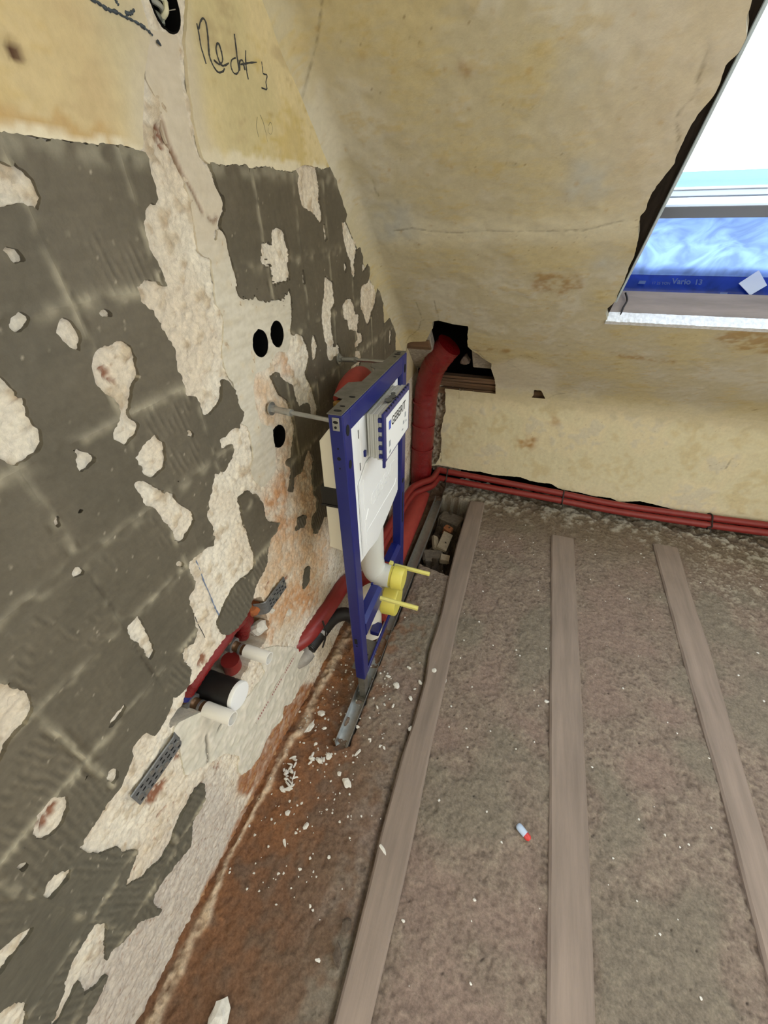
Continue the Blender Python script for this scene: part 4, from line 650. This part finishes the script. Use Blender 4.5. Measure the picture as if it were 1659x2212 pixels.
X0, X1 = .190, .224; YN, YF = -1.497, -1.022
def post(y0, y1, name='post'):
    p = box(name, (X0, y0, .115), (X1, y1, 1.1228), M_blue, fr, .003)
    return p
p1 = post(YN, YN + .041); p2 = post(YF - .041, YF)
def oval(parent, c, ru, rv, normal, name='slot', m=None, n=20):
    bm = bmesh.new(); vs = []
    for d in (-.0012, .0008):
        ring = []
        for k in range(n):
            a = 2 * math.pi * k / n; u, v = ru * math.cos(a), rv * math.sin(a)
            ring.append(bm.verts.new((c[0] + d, c[1] + u, c[2] + v) if normal == 'x' else (c[0] + u, c[1] - d, c[2] + v) if normal == 'y' else (c[0] + u, c[1] + v, c[2] + d)))
        vs.append(ring)
    for k in range(n): bm.faces.new((vs[0][k], vs[0][(k + 1) % n], vs[1][(k + 1) % n], vs[1][k]))
    bm.faces.new(vs[0]); bm.faces.new(vs[1]); return bm_obj(name, bm, m or M_hole, parent)
for p, yc in ((p1, YN + .020), (p2, YF - .020)):
    oval(p, (X1, yc, 1.082), .0085, .013, 'x'); oval(p, (X1, yc, .998), .0075, .011, 'x')
for z, r in ((1.045, .0022), (1.02, .0045), (.995, .002)): oval(p1, (.207, YN, z), r, r, 'y')
box('slot', (.198, YN - .0008, .325), (.209, YN + .002, .352), M_hole, p1, .001); box('slot', (.203, YN - .0006, .311), (.208, YN + .002, .317), M_hole, p1)
for z in (.52, .60): pass
box('slot', (X1 - .002, YF - .030, .50), (X1 + .0008, YF - .018, .64), M_hole, p2, .001); oval(p2, (X1, YF - .024, .69), .012, .008, 'x')
# top bar with galvanised cover
tb = box('top_bar', (X0 + .0006, YN + .0405, 1.074), (X1 - .0006, YF - .0405, 1.1225), M_blue, fr, .003)
tcv = prism('top_cover', [(X0 - .001, YN - .001), (X1 - .002, YN - .001), (X1 - .002, YF + .001), (X0 - .001, YF + .001), (X0 - .001, -1.14), (X0 - .020, -1.155), (X0 - .020, -1.185), (X0 - .001, -1.20), (X0 - .001, -1.30), (X0 - .03, -1.315), (X0 - .03, -1.40), (X0 - .001, -1.415)], lambda u, v, d: (u, v, d), 1.1235, 1.1255, M_galvd, fr)
for y, r in ((-1.48, .006), (-1.455, .004), (-1.40, .005), (-1.06, .006), (-1.085, .003), (-1.045, .004)): oval(tcv, (.206, y, 1.1256), r * 1.5, r * .8, 'z', 'hole')
cl = box('corner_clip', (.200, YN - .0022, 1.088), (.216, YN, 1.118), M_galv, fr, .001); oval(cl, (.208, YN - .0022, 1.108), .006, .003, 'y', 'hole'); oval(cl, (.207, YN - .0022, 1.096), .003, .003, 'y', 'hole')
# galvanised feet
for y in (YN + .004, YF - .037):
    ft = box('foot', (X0 + .004, y, -.022), (X1 - .004, y + .033, .2), M_galvd, fr, .002); box('foot_plate', (X0 - .005, y - .012, -.026), (X1 + .002, y + .045, -.0215), M_galvd, ft, .001)
# lower cross bars
bb = box('base_bar', (X1 - .012, YN + .04, .098), (X1 - .004, YF - .04, .118), M_blue, fr, .002)
bp = box('base_plate', (X0 - .035, YN + .04, .094), (X1 - .014, YF - .30, .098), M_galvd, fr, .001)
for y in (-1.42, -1.39): box('slot', (.165, y, .0975), (.195, y + .005, .0988), M_hole, bp)
for a, b in ((YN + .040, -1.296), (-1.168, YF - .041)):
    cb = prism('bolt_bracket', [(X0 - .004, .398), (X1 - .012, .398), (X1 + .002, .388), (X1 + .002, .330), (X1 - .004, .330), (X1 - .004, .384), (X1 - .014, .392), (X0 - .004, .392)], lambda u, v, d: (u, d, v), a, b, M_blue, fr)
    e = b if b < -1.2 else a
    box('clip_edge', (X0 - .006, e - .004, .386), (X0 + .002, e + .004, .404), M_blue, cb, .001)
# cistern
ct = empty('cistern'); ct.parent = fr
bodyp = [(.060, .71), (.165, .695), (.182, .71), (.182, 1.055), (.168, 1.075), (.136, 1.032), (.130, 1.02), (.132, .93), (.126, .915), (.126, .87), (.132, .86), (.128, .72)]
bodyp = [(.128, .70), (.182, .692), (.186, 1.06), (.172, 1.072), (.138, 1.032), (.1355, .93), (.1345, .90), (.134, .86), (.1315, .72)]
bm = bmesh.new(); ring = []
for y in (-1.458, -1.452, -1.07, -1.064):
    s_ = .004 if y in (-1.458, -1.064) else 0
    ring.append([bm.verts.new((u + (s_ if u < .15 else -s_), y, v + (s_ if v < .8 else -s_))) for u, v in bodyp])
for i in range(3):
    for k in range(len(bodyp)): bm.faces.new((ring[i][k], ring[i][(k + 1) % len(bodyp)], ring[i + 1][(k + 1) % len(bodyp)], ring[i + 1][k]))
bm.faces.new(ring[0]); bm.faces.new(ring[-1])
bm_obj('tank', bm, M_white2, ct)
box('strap', (.1275, -1.4605, .852), (.19, -1.062, .908), M_black, ct, .002); box('strap_edge', (.1255, -1.4625, .850), (.19, -1.4605, .856), M_black, ct)
# front insulation panel with moulded lines
pan = prism('front_panel', [(-1.455, 1.078), (-1.072, 1.078), (-1.072, .655), (-1.10, .650), (-1.19, .628), (-1.285, .606), (-1.33, .618), (-1.36, .630), (-1.455, .640)], lambda u, v, d: (d, u, v), .186, .2115, M_white, fr, .002)
low = prism('front_bulge', [(-1.418, .900), (-1.36, .935), (-1.10, .935), (-1.082, .92), (-1.082, .672), (-1.19, .646), (-1.285, .624), (-1.335, .636), (-1.418, .655)], lambda u, v, d: (d, u, v), .2115, .2165, M_white, fr, .0018)
def relief(pts, w=.0016, m=None): return tube('moulded_line', [(.2166, a, b) for a, b in pts], w, m or M_white, low, 8)
relief([(-1.39, .90), (-1.39, .80)]); relief([(-1.385, .765), (-1.365, .79)]); relief([(-1.39, .77), (-1.39, .72), (-1.12, .72), (-1.105, .735)]); relief([(-1.39, .72), (-1.39, .66)])
def plane_x(o, ey=(0, 1, 0), ez=(0, 0, 1)):
    return Matrix(((0, 0, 1, o[0]), (ey[1], 0, 0, o[1]), (0, 1, 0, o[2]), (0, 0, 0, 1)))
text_mesh('moulded_lettering', 'GEBERIT', .062, plane_x((.2167, -1.345, .775)), M_white, low, .0008)
for z in (1.02, .93, .80): box('slit', (.2110, -1.394, z), (.2122, -1.391, z + .022), M_hole, pan)
box('panel_rib', (.2110, -1.388, .94), (.2142, -1.372, 1.066), M_white, pan, .001); box('black_strip', (.2110, -1.362, 1.066), (.2165, -1.115, 1.070), M_black, pan)
box('blue_mark', (.2110, -1.366, .955), (.2168, -1.358, .972), M_blue, pan)
# service box: ribbed pale plastic, blue rim plate and printed sheet
sb = empty('service_box'); sb.parent = fr
for k in range(7):
    x = .2165 + k * .0068; s_ = .0012 * (k % 2)
    box('box_rib', (x, -1.345 + s_ - k * .002, .945 + s_), (x + .0058, -1.142 - s_, 1.0645 - s_ + k * .0012), M_clear, sb, .0008)
    box('box_groove', (x + .0058, -1.341 - k * .002, .948), (x + .0068, -1.145, 1.061 + k * .001), mat('groove_grey', lin(150, 152, 150), rough=.6) if k == 0 else bpy.data.materials['groove_grey'], sb)
plate = box('blue_rim', (.2640, -1.372, .946), (.2700, -1.152, 1.079), M_blue, sb, .0015)
for k in range(5): box('rim_tab', (.2555, -1.3735, .962 + k * .024), (.2645, -1.366, .972 + k * .024), M_blue, plate)
for k in range(11): box('rim_notch', (.2660, -1.35 + k * .018, 1.0755), (.2702, -1.345 + k * .018, 1.0795), M_hole, plate)
box('rim_foot', (.2640, -1.371, .934), (.2700, -1.362, .947), M_blue, plate)
sheet_ = prism('label_sheet', [(-1.355, .952), (-1.162, .952), (-1.162, 1.064), (-1.355, 1.064)], lambda u, v, d: (d, u, v), .2700, .2710, M_white, sb)
M_ink = mat('black_ink', lin(20, 20, 22), rough=.6); M_inkg = mat('grey_ink', lin(150, 156, 164), rough=.6)
box('logo_square', (.2709, -1.338, 1.025), (.2714, -1.322, 1.047), mat('logo_blue', lin(70, 92, 190), rough=.5), sheet_)
text_mesh('lettering', 'GEBERIT', .0325, plane_x((.2712, -1.317, 1.0265)), M_ink, sheet_, .0002, .0003)
for i, (y, z, w, h_) in enumerate(((-1.338, .978, .012, .016), (-1.336, .958, .014, .008), (-1.215, .985, .012, .01), (-1.20, 1.0, .012, .014), (-1.19, .982, .008, .006), (-1.225, .97, .012, .004))):
    box('pictogram', (.2709, y, z), (.2712, y + w, z + h_), M_inkg, sheet_)
# dark smudge ring on top of the box
for y, x, r in ((-1.27, .248, .010), (-1.245, .252, .008), (-1.225, .246, .006)): oval(sb, (x, y, 1.0745), r, r * 1.4, 'z', 'dust_ring', mat('dust', lin(96, 96, 92), rough=.9))
# flush pipe and drain bend, yellow caps
tube('flush_pipe', catmull([(.170, -1.24, .66), (.170, -1.24, .52), (.170, -1.238, .45), (.180, -1.236, .405), (.205, -1.234, .392), (.235, -1.232, .390)], 6), .043, M_clear, fr, 24)
tube('drain_bend', catmull([(.140, -1.228, .02), (.140, -1.228, .15), (.150, -1.228, .235), (.185, -1.228, .258), (.225, -1.228, .258)], 6), .052, M_white2, fr, 24)
fc = tube('flush_cap', [(.222, -1.234, .392), (.246, -1.234, .392)], .039, M_yel, fr, 28); tube('cap_rim', [(.246, -1.234, .392), (.249, -1.234, .392), (.286, -1.234, .392), (.288, -1.234, .392)], [.041, .044, .042, .040], M_yel, fc, 28)
dc = tube('drain_cap', [(.210, -1.228, .258), (.213, -1.228, .258), (.262, -1.228, .258), (.266, -1.228, .258)], [.058, .061, .059, .056], M_yel, fr, 32)
box('cap_tab', (.225, -1.215, .425), (.238, -1.20, .437), M_yel2, fc)
for y in (-1.147, -1.318):
    r_ = tube('bolt_sleeve', [(.218, y, .362), (.364, y, .357)], .0083, M_yel2, fr, 6)
# blue latch under the caps
box('blue_latch', (.17, -1.30, .100), (.205, -1.25, .125), M_blue, fr, .003)
# threaded rods to the wall
for y, z in ((-1.429, 1.086), (-.972 - .062, 1.090)):
    yy = y
    rd = tube('threaded_rod', [(.004, yy, z), (X0, yy - (.03 if y < -1.2 else 0), z + .004)], .0052, M_galv, fr, 12)
    tube('rod_sleeve', [(.020, yy - .002, z), (.062, yy - .010 if y < -1.2 else yy, z + .001)], .0075, M_galv, rd, 12); tube('washer', [(.006, yy, z), (.009, yy, z)], .016, M_galv, rd, 20); tube('nut', [(.009, yy, z), (.019, yy, z)], .0095, M_galv, rd, 6)
    tube('nut', [(.060, yy - (.0095 if y < -1.2 else 0), z + .001), (.068, yy - (.011 if y < -1.2 else 0), z + .001)], .0095, M_galv, rd, 6)

# ------------------------------------------------------------------ steel track under the frame
tr = prism('floor_track', [(.179, -.030), (.226, -.030), (.226, .004), (.2245, .004), (.2245, -.028), (.1805, -.028), (.1805, .010), (.179, .010)], lambda u, v, d: (u, d, v), -1.683, -.14, M_galv, None)
tag(tr, 'galvanised steel floor track running under the blue frame along the wall', 'steel track')

# ------------------------------------------------------------------ red insulated pipes
M_red = mat('red_film', lin(122, 18, 22), rough=.28, noise=.12, nscale=25, bump=.8, bscale=20, spec=.6, bdist=.012)
M_red2 = mat('red_foam', lin(156, 58, 52), rough=.6, noise=.12, nscale=40, bump=.3, bscale=120); M_red3 = mat('red_sleeve', lin(132, 40, 38), rough=.42, noise=.1, nscale=30, bump=.25, bscale=60)
def wrinkled(path, r, n=8, amp=.035, seed=1):
    p = catmull(path, n); rg = random.Random(seed); return p, [r * (1 + rg.uniform(-amp, amp)) for _ in p]
p_, r_ = wrinkled([(.068, -.105, .02), (.068, -.105, .2), (.070, -.105, .38), (.074, -.106, .56), (.082, -.115, .68), (.110, -.150, .785), (.145, -.180, .855), (.178, -.195, .905), (.200, -.200, .935)], .063, 8, .03, 4)
vp = empty('soil_pipe', 'thick red film-wrapped vertical pipe rising in the corner into the black hole', 'pipe'); tube('pipe_wrap', p_, r_, M_red, vp, 32, wob=.012, seed=3)
for z in (.31, .46, .60): tube('wrap_crease', [(.070, -.1055, z), (.070, -.1055, z + .012)], .0665, M_red, vp, 32, wob=.01, seed=int(z * 100))
tube('collar', [(.068, -.108, .012), (.068, -.115, .06)], .070, mat('grey_collar', lin(74, 66, 62), rough=.6), vp, 32)
low_pipe = tube('drain_pipe', catmull([(.072, -.10, -.005), (.078, -.18, -.004), (.085, -.35, -.004), (.09, -.62, -.002), (.10, -.95, .012), (.13, -1.16, .02)], 8), .060, M_red2, seg=28, wob=.008)
tag(low_pipe, 'pinkish red insulated drain pipe lying on the floor behind the far blue post', 'pipe')
def hp(path, nm, label):
    t = tube(nm, catmull(path, 6), .0185, M_red3, seg=18, wob=.01, seed=len(path)); tag(t, label, 'pipe', 'pair of red heating pipes'); return t
tailT = [(.045, -.95, .16), (.050, -.60, .152), (.060, -.33, .150), (.105, -.235, .150), (.150, -.16, .140)]; tailB = [(.050, -.95, .115), (.056, -.60, .110), (.068, -.34, .108), (.112, -.25, .108), (.158, -.175, .100)]
PT = [(a, b + .0, c + .012) for a, b, c in D['PIPE_T']]; PB = [(a, b, c + .008) for a, b, c in D['PIPE_B']]
hp(tailT + PT, 'heating_pipe', 'upper red heating pipe running along the foot of the knee wall'); hp(tailB + PB, 'heating_pipe', 'lower red heating pipe of the pair along the foot of the knee wall')
M_tie = mat('black_tie', lin(30, 28, 28), rough=.5)
def tie(x, label, lean=0):
    za = np.interp(x, [p[0] for p in PT], [p[2] for p in PT]); zb = np.interp(x, [p[0] for p in PB], [p[2] for p in PB])
    c = [(-.03, za), (-.06, zb)]; pts = []
    for k in range(24):
        a = 2 * math.pi * k / 24; d = Vector((math.cos(a), math.sin(a))); e = max(c, key=lambda q: Vector(q).dot(d)); pts.append((x + lean * (k % 12 - 6) / 6, e[0] + d.x * .0226, e[1] + d.y * .0226))
    pts.append(pts[0]); bm = bmesh.new(); add_tube(bm, pts, .0036, 6, caps=False); add_tube(bm, [(x, -.082, zb + .004), (x + .006, -.095, zb - .012), (x + .004, -.10, zb - .026)], .0022, 6); o = bm_obj('cable_tie', bm, M_tie); tag(o, label, 'cable tie', 'black ties around the red heating pipes')
    return o
tie(.222, 'black cable tie around the red pipes nearest the corner', .004); tie(.915, 'black cable tie halfway along the red pipes at the knee wall'); tie(1.66, 'slanting black cable tie on the red pipes under the roof window', .010)
rl = tube('heating_pipe', catmull([(.07, -.95, .12), (.05, -1.08, .155), (.022, -1.17, .225), (.018, -1.30, .245), (.012, -1.44, .262), (-.004, -1.50, .262), (-.05, -1.56, .255)], 8), .031, M_red3, seg=24, wob=.012)
tag(rl, 'red insulated pipe on the left wall just before the near blue post', 'pipe')
M_blk = mat('black_rubber', lin(26, 24, 24), rough=.45, noise=.2, nscale=40)
pth = catmull([(.13, -1.228, .06), (.10, -1.255, .10), (.06, -1.28, .16), (.03, -1.33, .185), (.018, -1.41, .196), (.010, -1.455, .195), (.004, -1.485, .192)], 10)
bd = empty('waste_hose', 'black ribbed waste hose from the frame into the left wall', 'hose')
tube('hose', pth, [.0265 + .0012 * (k % 2) for k in range(len(pth))], M_blk, bd, 20)
box('white_sticker', (.028, -1.428, .206), (.047, -1.418, .222), M_white, bd)
gp = tube('grey_pipe', catmull([(-.02, -1.55, .185), (.004, -1.525, .188), (.010, -1.50, .19)], 5), .027, mat('grey_pvc', lin(150, 146, 142), rough=.5, noise=.2, nscale=40), seg=22); tag(gp, 'short grey pipe end stuck in the plaster beside the black hose', 'pipe')
bs = tube('strap', catmull([(.050, -1.435, .305), (.058, -1.44, .26), (.052, -1.445, .21), (.04, -1.45, .165)], 5), .0035, M_tie, seg=6); tag(bs, 'black strap hanging over the red pipe and black hose at the wall', 'strap')
# pipe elbow and brass valve behind the cistern
ev = empty('water_supply', 'red insulated supply pipe arching behind the cistern top with brass valve', 'pipe')
tube('insulation', catmull([(.075, -.97, .86), (.078, -.985, .97), (.082, -1.03, 1.030), (.088, -1.09, 1.050), (.09, -1.15, 1.044), (.09, -1.192, 1.022)], 7), .036, M_red2, ev, 22, wob=.01)
M_brass = mat('brass', lin(176, 142, 74), rough=.35, metal=.7)
tube('valve_body', [(.09, -1.19, 1.012), (.088, -1.215, 1.004), (.085, -1.24, .995)], [.016, .019, .014], M_brass, ev, 16); tube('valve_ring', [(.086, -1.232, 1.01), (.086, -1.232, 1.035)], .013, M_brass, ev, 14)
tube('black_seal', [(.09, -1.188, 1.014), (.09, -1.196, 1.011)], .027, M_black, ev, 18)

# ------------------------------------------------------------------ basin connections in the wall recess
rp = empty('insulated_branch', 'red insulated branch pipe lying in the wall recess above the black stub', 'pipe')
p_, r_ = wrinkled([(-.040, -1.895, .585), (-.024, -1.870, .615), (-.018, -1.835, .628), (-.014, -1.78, .634), (-.020, -1.735, .628), (-.032, -1.695, .600), (-.040, -1.682, .555), (-.052, -1.69, .515)], .0195, 8, .06, 9); tube('wrap', p_, r_, M_red, rp, 20, wob=.03, seed=8)
tube('wrap_fold', catmull([(-.03, -1.715, .625), (-.045, -1.675, .595), (-.05, -1.665, .55)], 5), .026, M_red, rp, 18, wob=.04)
tube('red_sleeve', [(-.035, -1.765, .52), (-.04, -1.763, .46)], .024, M_red3, rp, 16)
tube('blue_end', [(-.040, -1.893, .587), (-.044, -1.908, .574)], .017, M_blue, rp, 14)
ds = empty('drain_stub', 'black drain stub with flat white end cap between the two plugged outlets', 'drain pipe')
tube('stub', catmull([(-.10, -1.848, .539), (.0, -1.848, .539), (.052, -1.848, .539)], 8), [.033 + .0010 * ((k // 1) % 2) for k in range(17)], M_blk, ds, 36); tube('end_cap', [(.050, -1.848, .539), (.0575, -1.848, .539), (.060, -1.848, .539)], [.0345, .0345, .033], M_white, ds, 36)
M_bronze = mat('dull_bronze', lin(96, 70, 48), rough=.45, metal=.5, noise=.2, nscale=60)
M_plug = mat('plug_plastic', lin(230, 228, 224), rough=.4)
for (y, z, lab) in ((-1.900, .543, 'white plastic plug on bronze elbow, lower of the two basin outlets'), (-1.741, .545, 'white plastic plug on bronze elbow, upper of the two basin outlets')):
    e = empty('water_outlet', lab, 'water outlet', 'plugged basin outlets in the wall')
    tube('elbow', catmull([(-.055, y - .01, z + .06), (-.045, y - .004, z + .03), (-.030, y, z + .006), (-.01, y, z + .001), (.006, y, z)], 6), [.0135] * 17 + [.0135] * 8, M_bronze, e, 18)
    tube('collar', [(-.012, y, z), (-.006, y, z)], .0155, M_galv, e, 18); hollow('plug', (.004, y, z), (.078 if y < -1.8 else .076, y, z), .0165, .0140, M_plug, e, 26, .03)
    tube('elbow_back', [(-.06, y, z + .012), (-.028, y, z + .008)], .020, M_galv, e, 16)
def perf_strip(y0, y1, z0, z1, label, bend=0):
    s_ = empty('perforated_strip', label, 'metal strip', 'perforated steel strips beside the recess')
    bm = bmesh.new(); nx = 40; rows = []
    for i in range(nx + 1):
        y = y0 + (y1 - y0) * i / nx; k = i / nx
        x = .0075 - (.028 * max(0, (k - .82) / .18) ** 2 if bend > 0 else .028 * max(0, (.18 - k) / .18) ** 2); rows.append([bm.verts.new((x + dx, y, z)) for dx, z in ((0, z0), (.0015, z0 + .002), (.0015, z1 - .002), (0, z1), (-.0015, z1), (-.0015, z0))])
    for i in range(nx):
        for k in range(6): bm.faces.new((rows[i][k], rows[i][(k + 1) % 6], rows[i + 1][(k + 1) % 6], rows[i + 1][k]))
    bm.faces.new(rows[0]); bm.faces.new(rows[-1][::-1]); bm_obj('strip', bm, mat('dark_zinc', lin(118, 120, 122), rough=.5, metal=.45, noise=.25, nscale=60) if 'dark_zinc' not in bpy.data.materials else bpy.data.materials['dark_zinc'], s_)
    n = int((y1 - y0) / .0125); k = 0
    for i in range(n):
        yy = y0 + .009 + i * .0125
        if (bend > 0 and yy > y1 - .022) or (bend < 0 and yy < y0 + .022): continue
        for j, zz in enumerate((z0 + .011, (z0 + z1) / 2, z1 - .011)):
            zz += .004 * (i % 2 - .5)
            if (i + j) % 4 == 1:
                tube('screw_head', [(.0085, yy, zz), (.0115, yy, zz)], .0055, M_galv, s_, 14)
            else:
                oval(s_, (.009, yy, zz), .0034 if j != 1 else .0042, .0017, 'x', 'perforation')
    return s_
perf_strip(-2.098, -1.965, .545, .592, 'perforated grey steel strip below the lower plugged outlet', 1); perf_strip(-1.645, -1.530, .565, .612, 'perforated grey steel strip above the red branch pipe', -1)
ps = box('printed_strip', (.004, -1.80, .262), (.0068, -1.56, .276), mat('pale_strip', lin(206, 198, 186), rough=.8, noise=.15, nscale=90), wall_left)
for k in range(26):
    if k % 9 in (7, 8): continue
    box('print_mark', (.0066, -1.79 + k * .0086, .266), (.0071, -1.786 + k * .0086, .273), mat('dull_red_print', lin(150, 92, 92), rough=.8) if k == 0 else bpy.data.materials['dull_red_print'], ps)
# loose white wool in the recess
M_wool = mat('plaster_crumble', lin(220, 216, 208), rough=.95, noise=.15, nscale=90, bump=.9, bscale=120, bdist=.004)
for i, (y, z, a, b) in enumerate(((-1.655, .52, .05, .04), (-1.64, .47, .045, .05), (-1.70, .455, .05, .04), (-1.60, .50, .03, .05), (-1.61, .555, .022, .03), (-1.575, .44, .05, .04), (-1.545, .46, .04, .03))): rock('plaster_lump', (-.018 - .012 * (i % 2), y, z), (.06, a, b), M_wool, wall_left, 40 + i, rough=.5)
for i, (y, z, a, b) in enumerate(((-1.635, .585, .06, .05), (-1.60, .53, .05, .06), (-1.585, .575, .05, .05))): rock('brick_rubble', (-.030, y, z), (.05, a, b), mat('brick_rubble', lin(158, 92, 52), rough=.95, noise=.25, nscale=60, bump=.8) if i == 0 else bpy.data.materials['brick_rubble'], wall_left, 60 + i)
# cables in the round opening near the top
cb = empty('cable_bundle', 'grey and white cable ends curled in the round box opening by the handwriting', 'cables')
for i, (c_, pts) in enumerate((((150, 150, 140), [(-.09, -1.50, 1.70), (-.03, -1.495, 1.695), (-.008, -1.48, 1.688), (-.02, -1.468, 1.682)]), ((190, 190, 170), [(-.09, -1.47, 1.71), (-.025, -1.478, 1.702), (-.006, -1.470, 1.694), (-.02, -1.46, 1.69)]), ((120, 124, 112), [(-.09, -1.48, 1.67), (-.03, -1.49, 1.676), (-.010, -1.475, 1.674)]), ((210, 206, 176), [(-.08, -1.46, 1.70), (-.02, -1.466, 1.70), (-.004, -1.474, 1.684), (-.03, -1.478, 1.67)]), ((96, 100, 92), [(-.09, -1.50, 1.69), (-.03, -1.492, 1.684), (-.01, -1.484, 1.676), (-.04, -1.47, 1.668)]))):
    tube('cable', catmull(pts, 6), .0035, mat('cable_%d' % i, lin(*c_), rough=.5), cb, 8)

# ------------------------------------------------------------------ loose bits on the floor
M_chip = mat('plaster_chip', lin(214, 212, 208), rough=.9, noise=.15, nscale=120, bump=.6, bscale=200)
def gz(x, y): return float(FR.sample(h_g, np.array([x]), np.array([y]))[0])
def on_joist(x): return .014 if (.415 < x < .47) or (.88 < x < .98) else 0
big = {0: 'largest white plaster crumb pile on the orange dust beside the steel track end', 4: 'flat oval white plaster flake alone on the floor below the crumb pile', 2: 'long white plaster crumb nearest the wall on the orange dust', 9: 'single white plaster flake on the first joist edge', 11: 'round grey-white flake on the first joist beside the yellow sleeves', 12: 'white plaster crumb with prongs on the loam strip beside the first joist', 5: 'tall plaster crumb on orange dust between wall and steel track', 10: 'thin white flake lying just below the steel track end'}
for i, (x, y, a, b) in enumerate(D['CHIPS']):
    x /= 1000; y /= 1000; a = max(a, 9) / 1000; b = max(b, 9) / 1000; h_ = min(.012, .4 * min(a, b))
    z = max(gz(x, y), on_joist(x)) - h_ * .15
    if i in (0, 1, 2, 3):
        o = empty('plaster_crumb_pile')
        for k in range(7):
            q = random.Random(i * 50 + k); rock('crumb', (x + q.uniform(-.4, .4) * a, y + q.uniform(-.4, .4) * b, z), (a * q.uniform(.25, .5), b * q.uniform(.3, .55), h_ * q.uniform(.8, 1.6)), M_chip, o, i * 31 + k, q.uniform(0, 3), .6, 2, True)
    else: o = rock('plaster_chip', (x, y, z), (a, b, h_), M_chip, None, 100 + i, random.uniform(0, 3), .6, 2, True)
    tag(o, big.get(i, ('small white plaster chip on the orange dust at the foot of the wall' if x < .22 else 'small white plaster chip on the loam strip beside the first joist' if x < .47 else 'small white plaster chip out between the joists') if i not in (1, 3) else 'white crumb pile close to the wall base, %s' % ('upper one' if i == 1 else 'smaller one beside the long crumb')), 'plaster chip', 'plaster chips scattered on the floor')
x, y, a, b = D['BIGCHIP'][0]; tag(rock('plaster_chip', (x / 1000, y / 1000, gz(x / 1000, y / 1000)), (.05, .06, .022), M_chip, None, 77, .4, .6, 2, True), 'big white plaster lump at the bottom edge of the picture', 'plaster chip', 'plaster chips scattered on the floor')
# fine crumbs nobody could count
bm = bmesh.new(); rg = random.Random(5)
for k in range(420):
    if k < 240: x = abs(rg.gauss(.16, .10)) + .02; y = rg.uniform(-2.1, -1.35)
    else: x = rg.uniform(.25, 1.9); y = rg.uniform(-2.2, -.25)
    if .40 < x < .48 or .87 < x < .99 or 1.37 < x < 1.5: continue
    s_ = rg.uniform(.0012, .0042); z = gz(x, y) + s_ * .3; r = bmesh.ops.create_icosphere(bm, subdivisions=1, radius=s_)
    for v in r['verts']: v.co = Vector((v.co.x * rg.uniform(.6, 1.5) + x, v.co.y * rg.uniform(.6, 1.5) + y, v.co.z * .6 + z))
tag(bm_obj('plaster_crumbs', bm, M_chip), 'fine white plaster crumbs strewn over the loam floor', 'crumbs', kind='stuff')
# two tone plug
pz = max(gz(.80, -1.735), 0)
pg = empty('wall_plug', 'small pale blue plug with red end lying between two joists', 'plastic plug')
d_ = Vector((.817 - .79, -1.745 + 1.726, 0)).normalized(); c0 = Vector((.787, -1.722, pz + .0095)); pth = [c0 + d_ * t for t in (0, .002, .005, .012, .022, .030)]
tube('pale_body', pth, [.004, .0075, .0095, .0102, .0102, .0095], mat('pale_blue_plastic', lin(176, 194, 222), rough=.4), pg, 18); c1 = c0 + d_ * .0295; tube('red_end', [c1, c1 + d_ * .006, c1 + d_ * .012, c1 + d_ * .016], [.0088, .0095, .0088, .005], mat('red_plastic', lin(196, 56, 56), rough=.4), pg, 18)
M_clod = mat('loam_clod', lin(92, 80, 70), rough=.95, noise=.35, nscale=80, bump=.9, bscale=120, bdist=.004)
tag(rock('loam_clod', (.392, -2.076, gz(.392, -2.076)), (.03, .045, .02), M_clod, None, 201, 0, .6, 2, True), 'dark loam clod against the first joist, upper of two', 'clod', 'loam clods beside the first joist')
tag(rock('loam_clod', (.392, -2.13, gz(.392, -2.13)), (.026, .05, .018), M_clod, None, 202, .3, .6, 2, True), 'dark loam clod against the first joist, lower of two', 'clod', 'loam clods beside the first joist')
# rubble in the pit at the corner
M_brk = mat('brick_fragment', lin(168, 108, 70), rough=.9, noise=.2, nscale=60, bump=.6); M_shard = mat('tile_shard', lin(176, 162, 142), rough=.8, noise=.2, nscale=60, bump=.4); M_gst = mat('grey_rubble', lin(118, 108, 98), rough=.9, noise=.3, nscale=50, bump=.7)
for nm, (x, y), s_, m, lab, tilt, zt in (('brick_fragment', (.300, -.300), (.05, .045, .04), M_brk, 'orange brick fragment in the pit behind the blue frame', .3, -.12), ('stone_shard', (.255, -.45), (.035, .11, .02), M_shard, 'upright pale shard in the pit next to the steel track', 1.0, -.11), ('stone_shard', (.305, -.43), (.06, .15, .018), M_shard, 'long flat pale shard lying across the pit', .5, -.10), ('stone_shard', (.335, -.575), (.05, .05, .03), M_shard, 'small pale block at the near end of the pit', .1, -.10), ('rubble_stone', (.265, -.555), (.11, .09, .05), M_gst, 'grey rubble slab at the near end of the pit', .1, -.13), ('rubble_stone', (.30, -.20), (.14, .09, .07), M_gst, 'grey rubble stone at the far end of the pit', .0, -.13)):
    bm = bmesh.new(); add_box(bm, (-s_[0] / 2, -s_[1] / 2, -s_[2] / 2), (s_[0] / 2, s_[1] / 2, s_[2] / 2), min(s_) * .18); q = random.Random(x)
    for v in bm.verts: v.co += Vector((q.uniform(-1, 1), q.uniform(-1, 1), q.uniform(-1, 1))) * min(s_) * .12
    bmesh.ops.transform(bm, verts=bm.verts, matrix=Matrix.Translation((x, y, zt)) @ Matrix.Rotation(q.uniform(-.5, .5), 4, 'Z') @ Matrix.Rotation(tilt * .6, 4, 'Y')); tag(bm_obj(nm, bm, m), lab, 'rubble', 'rubble in the floor pit')
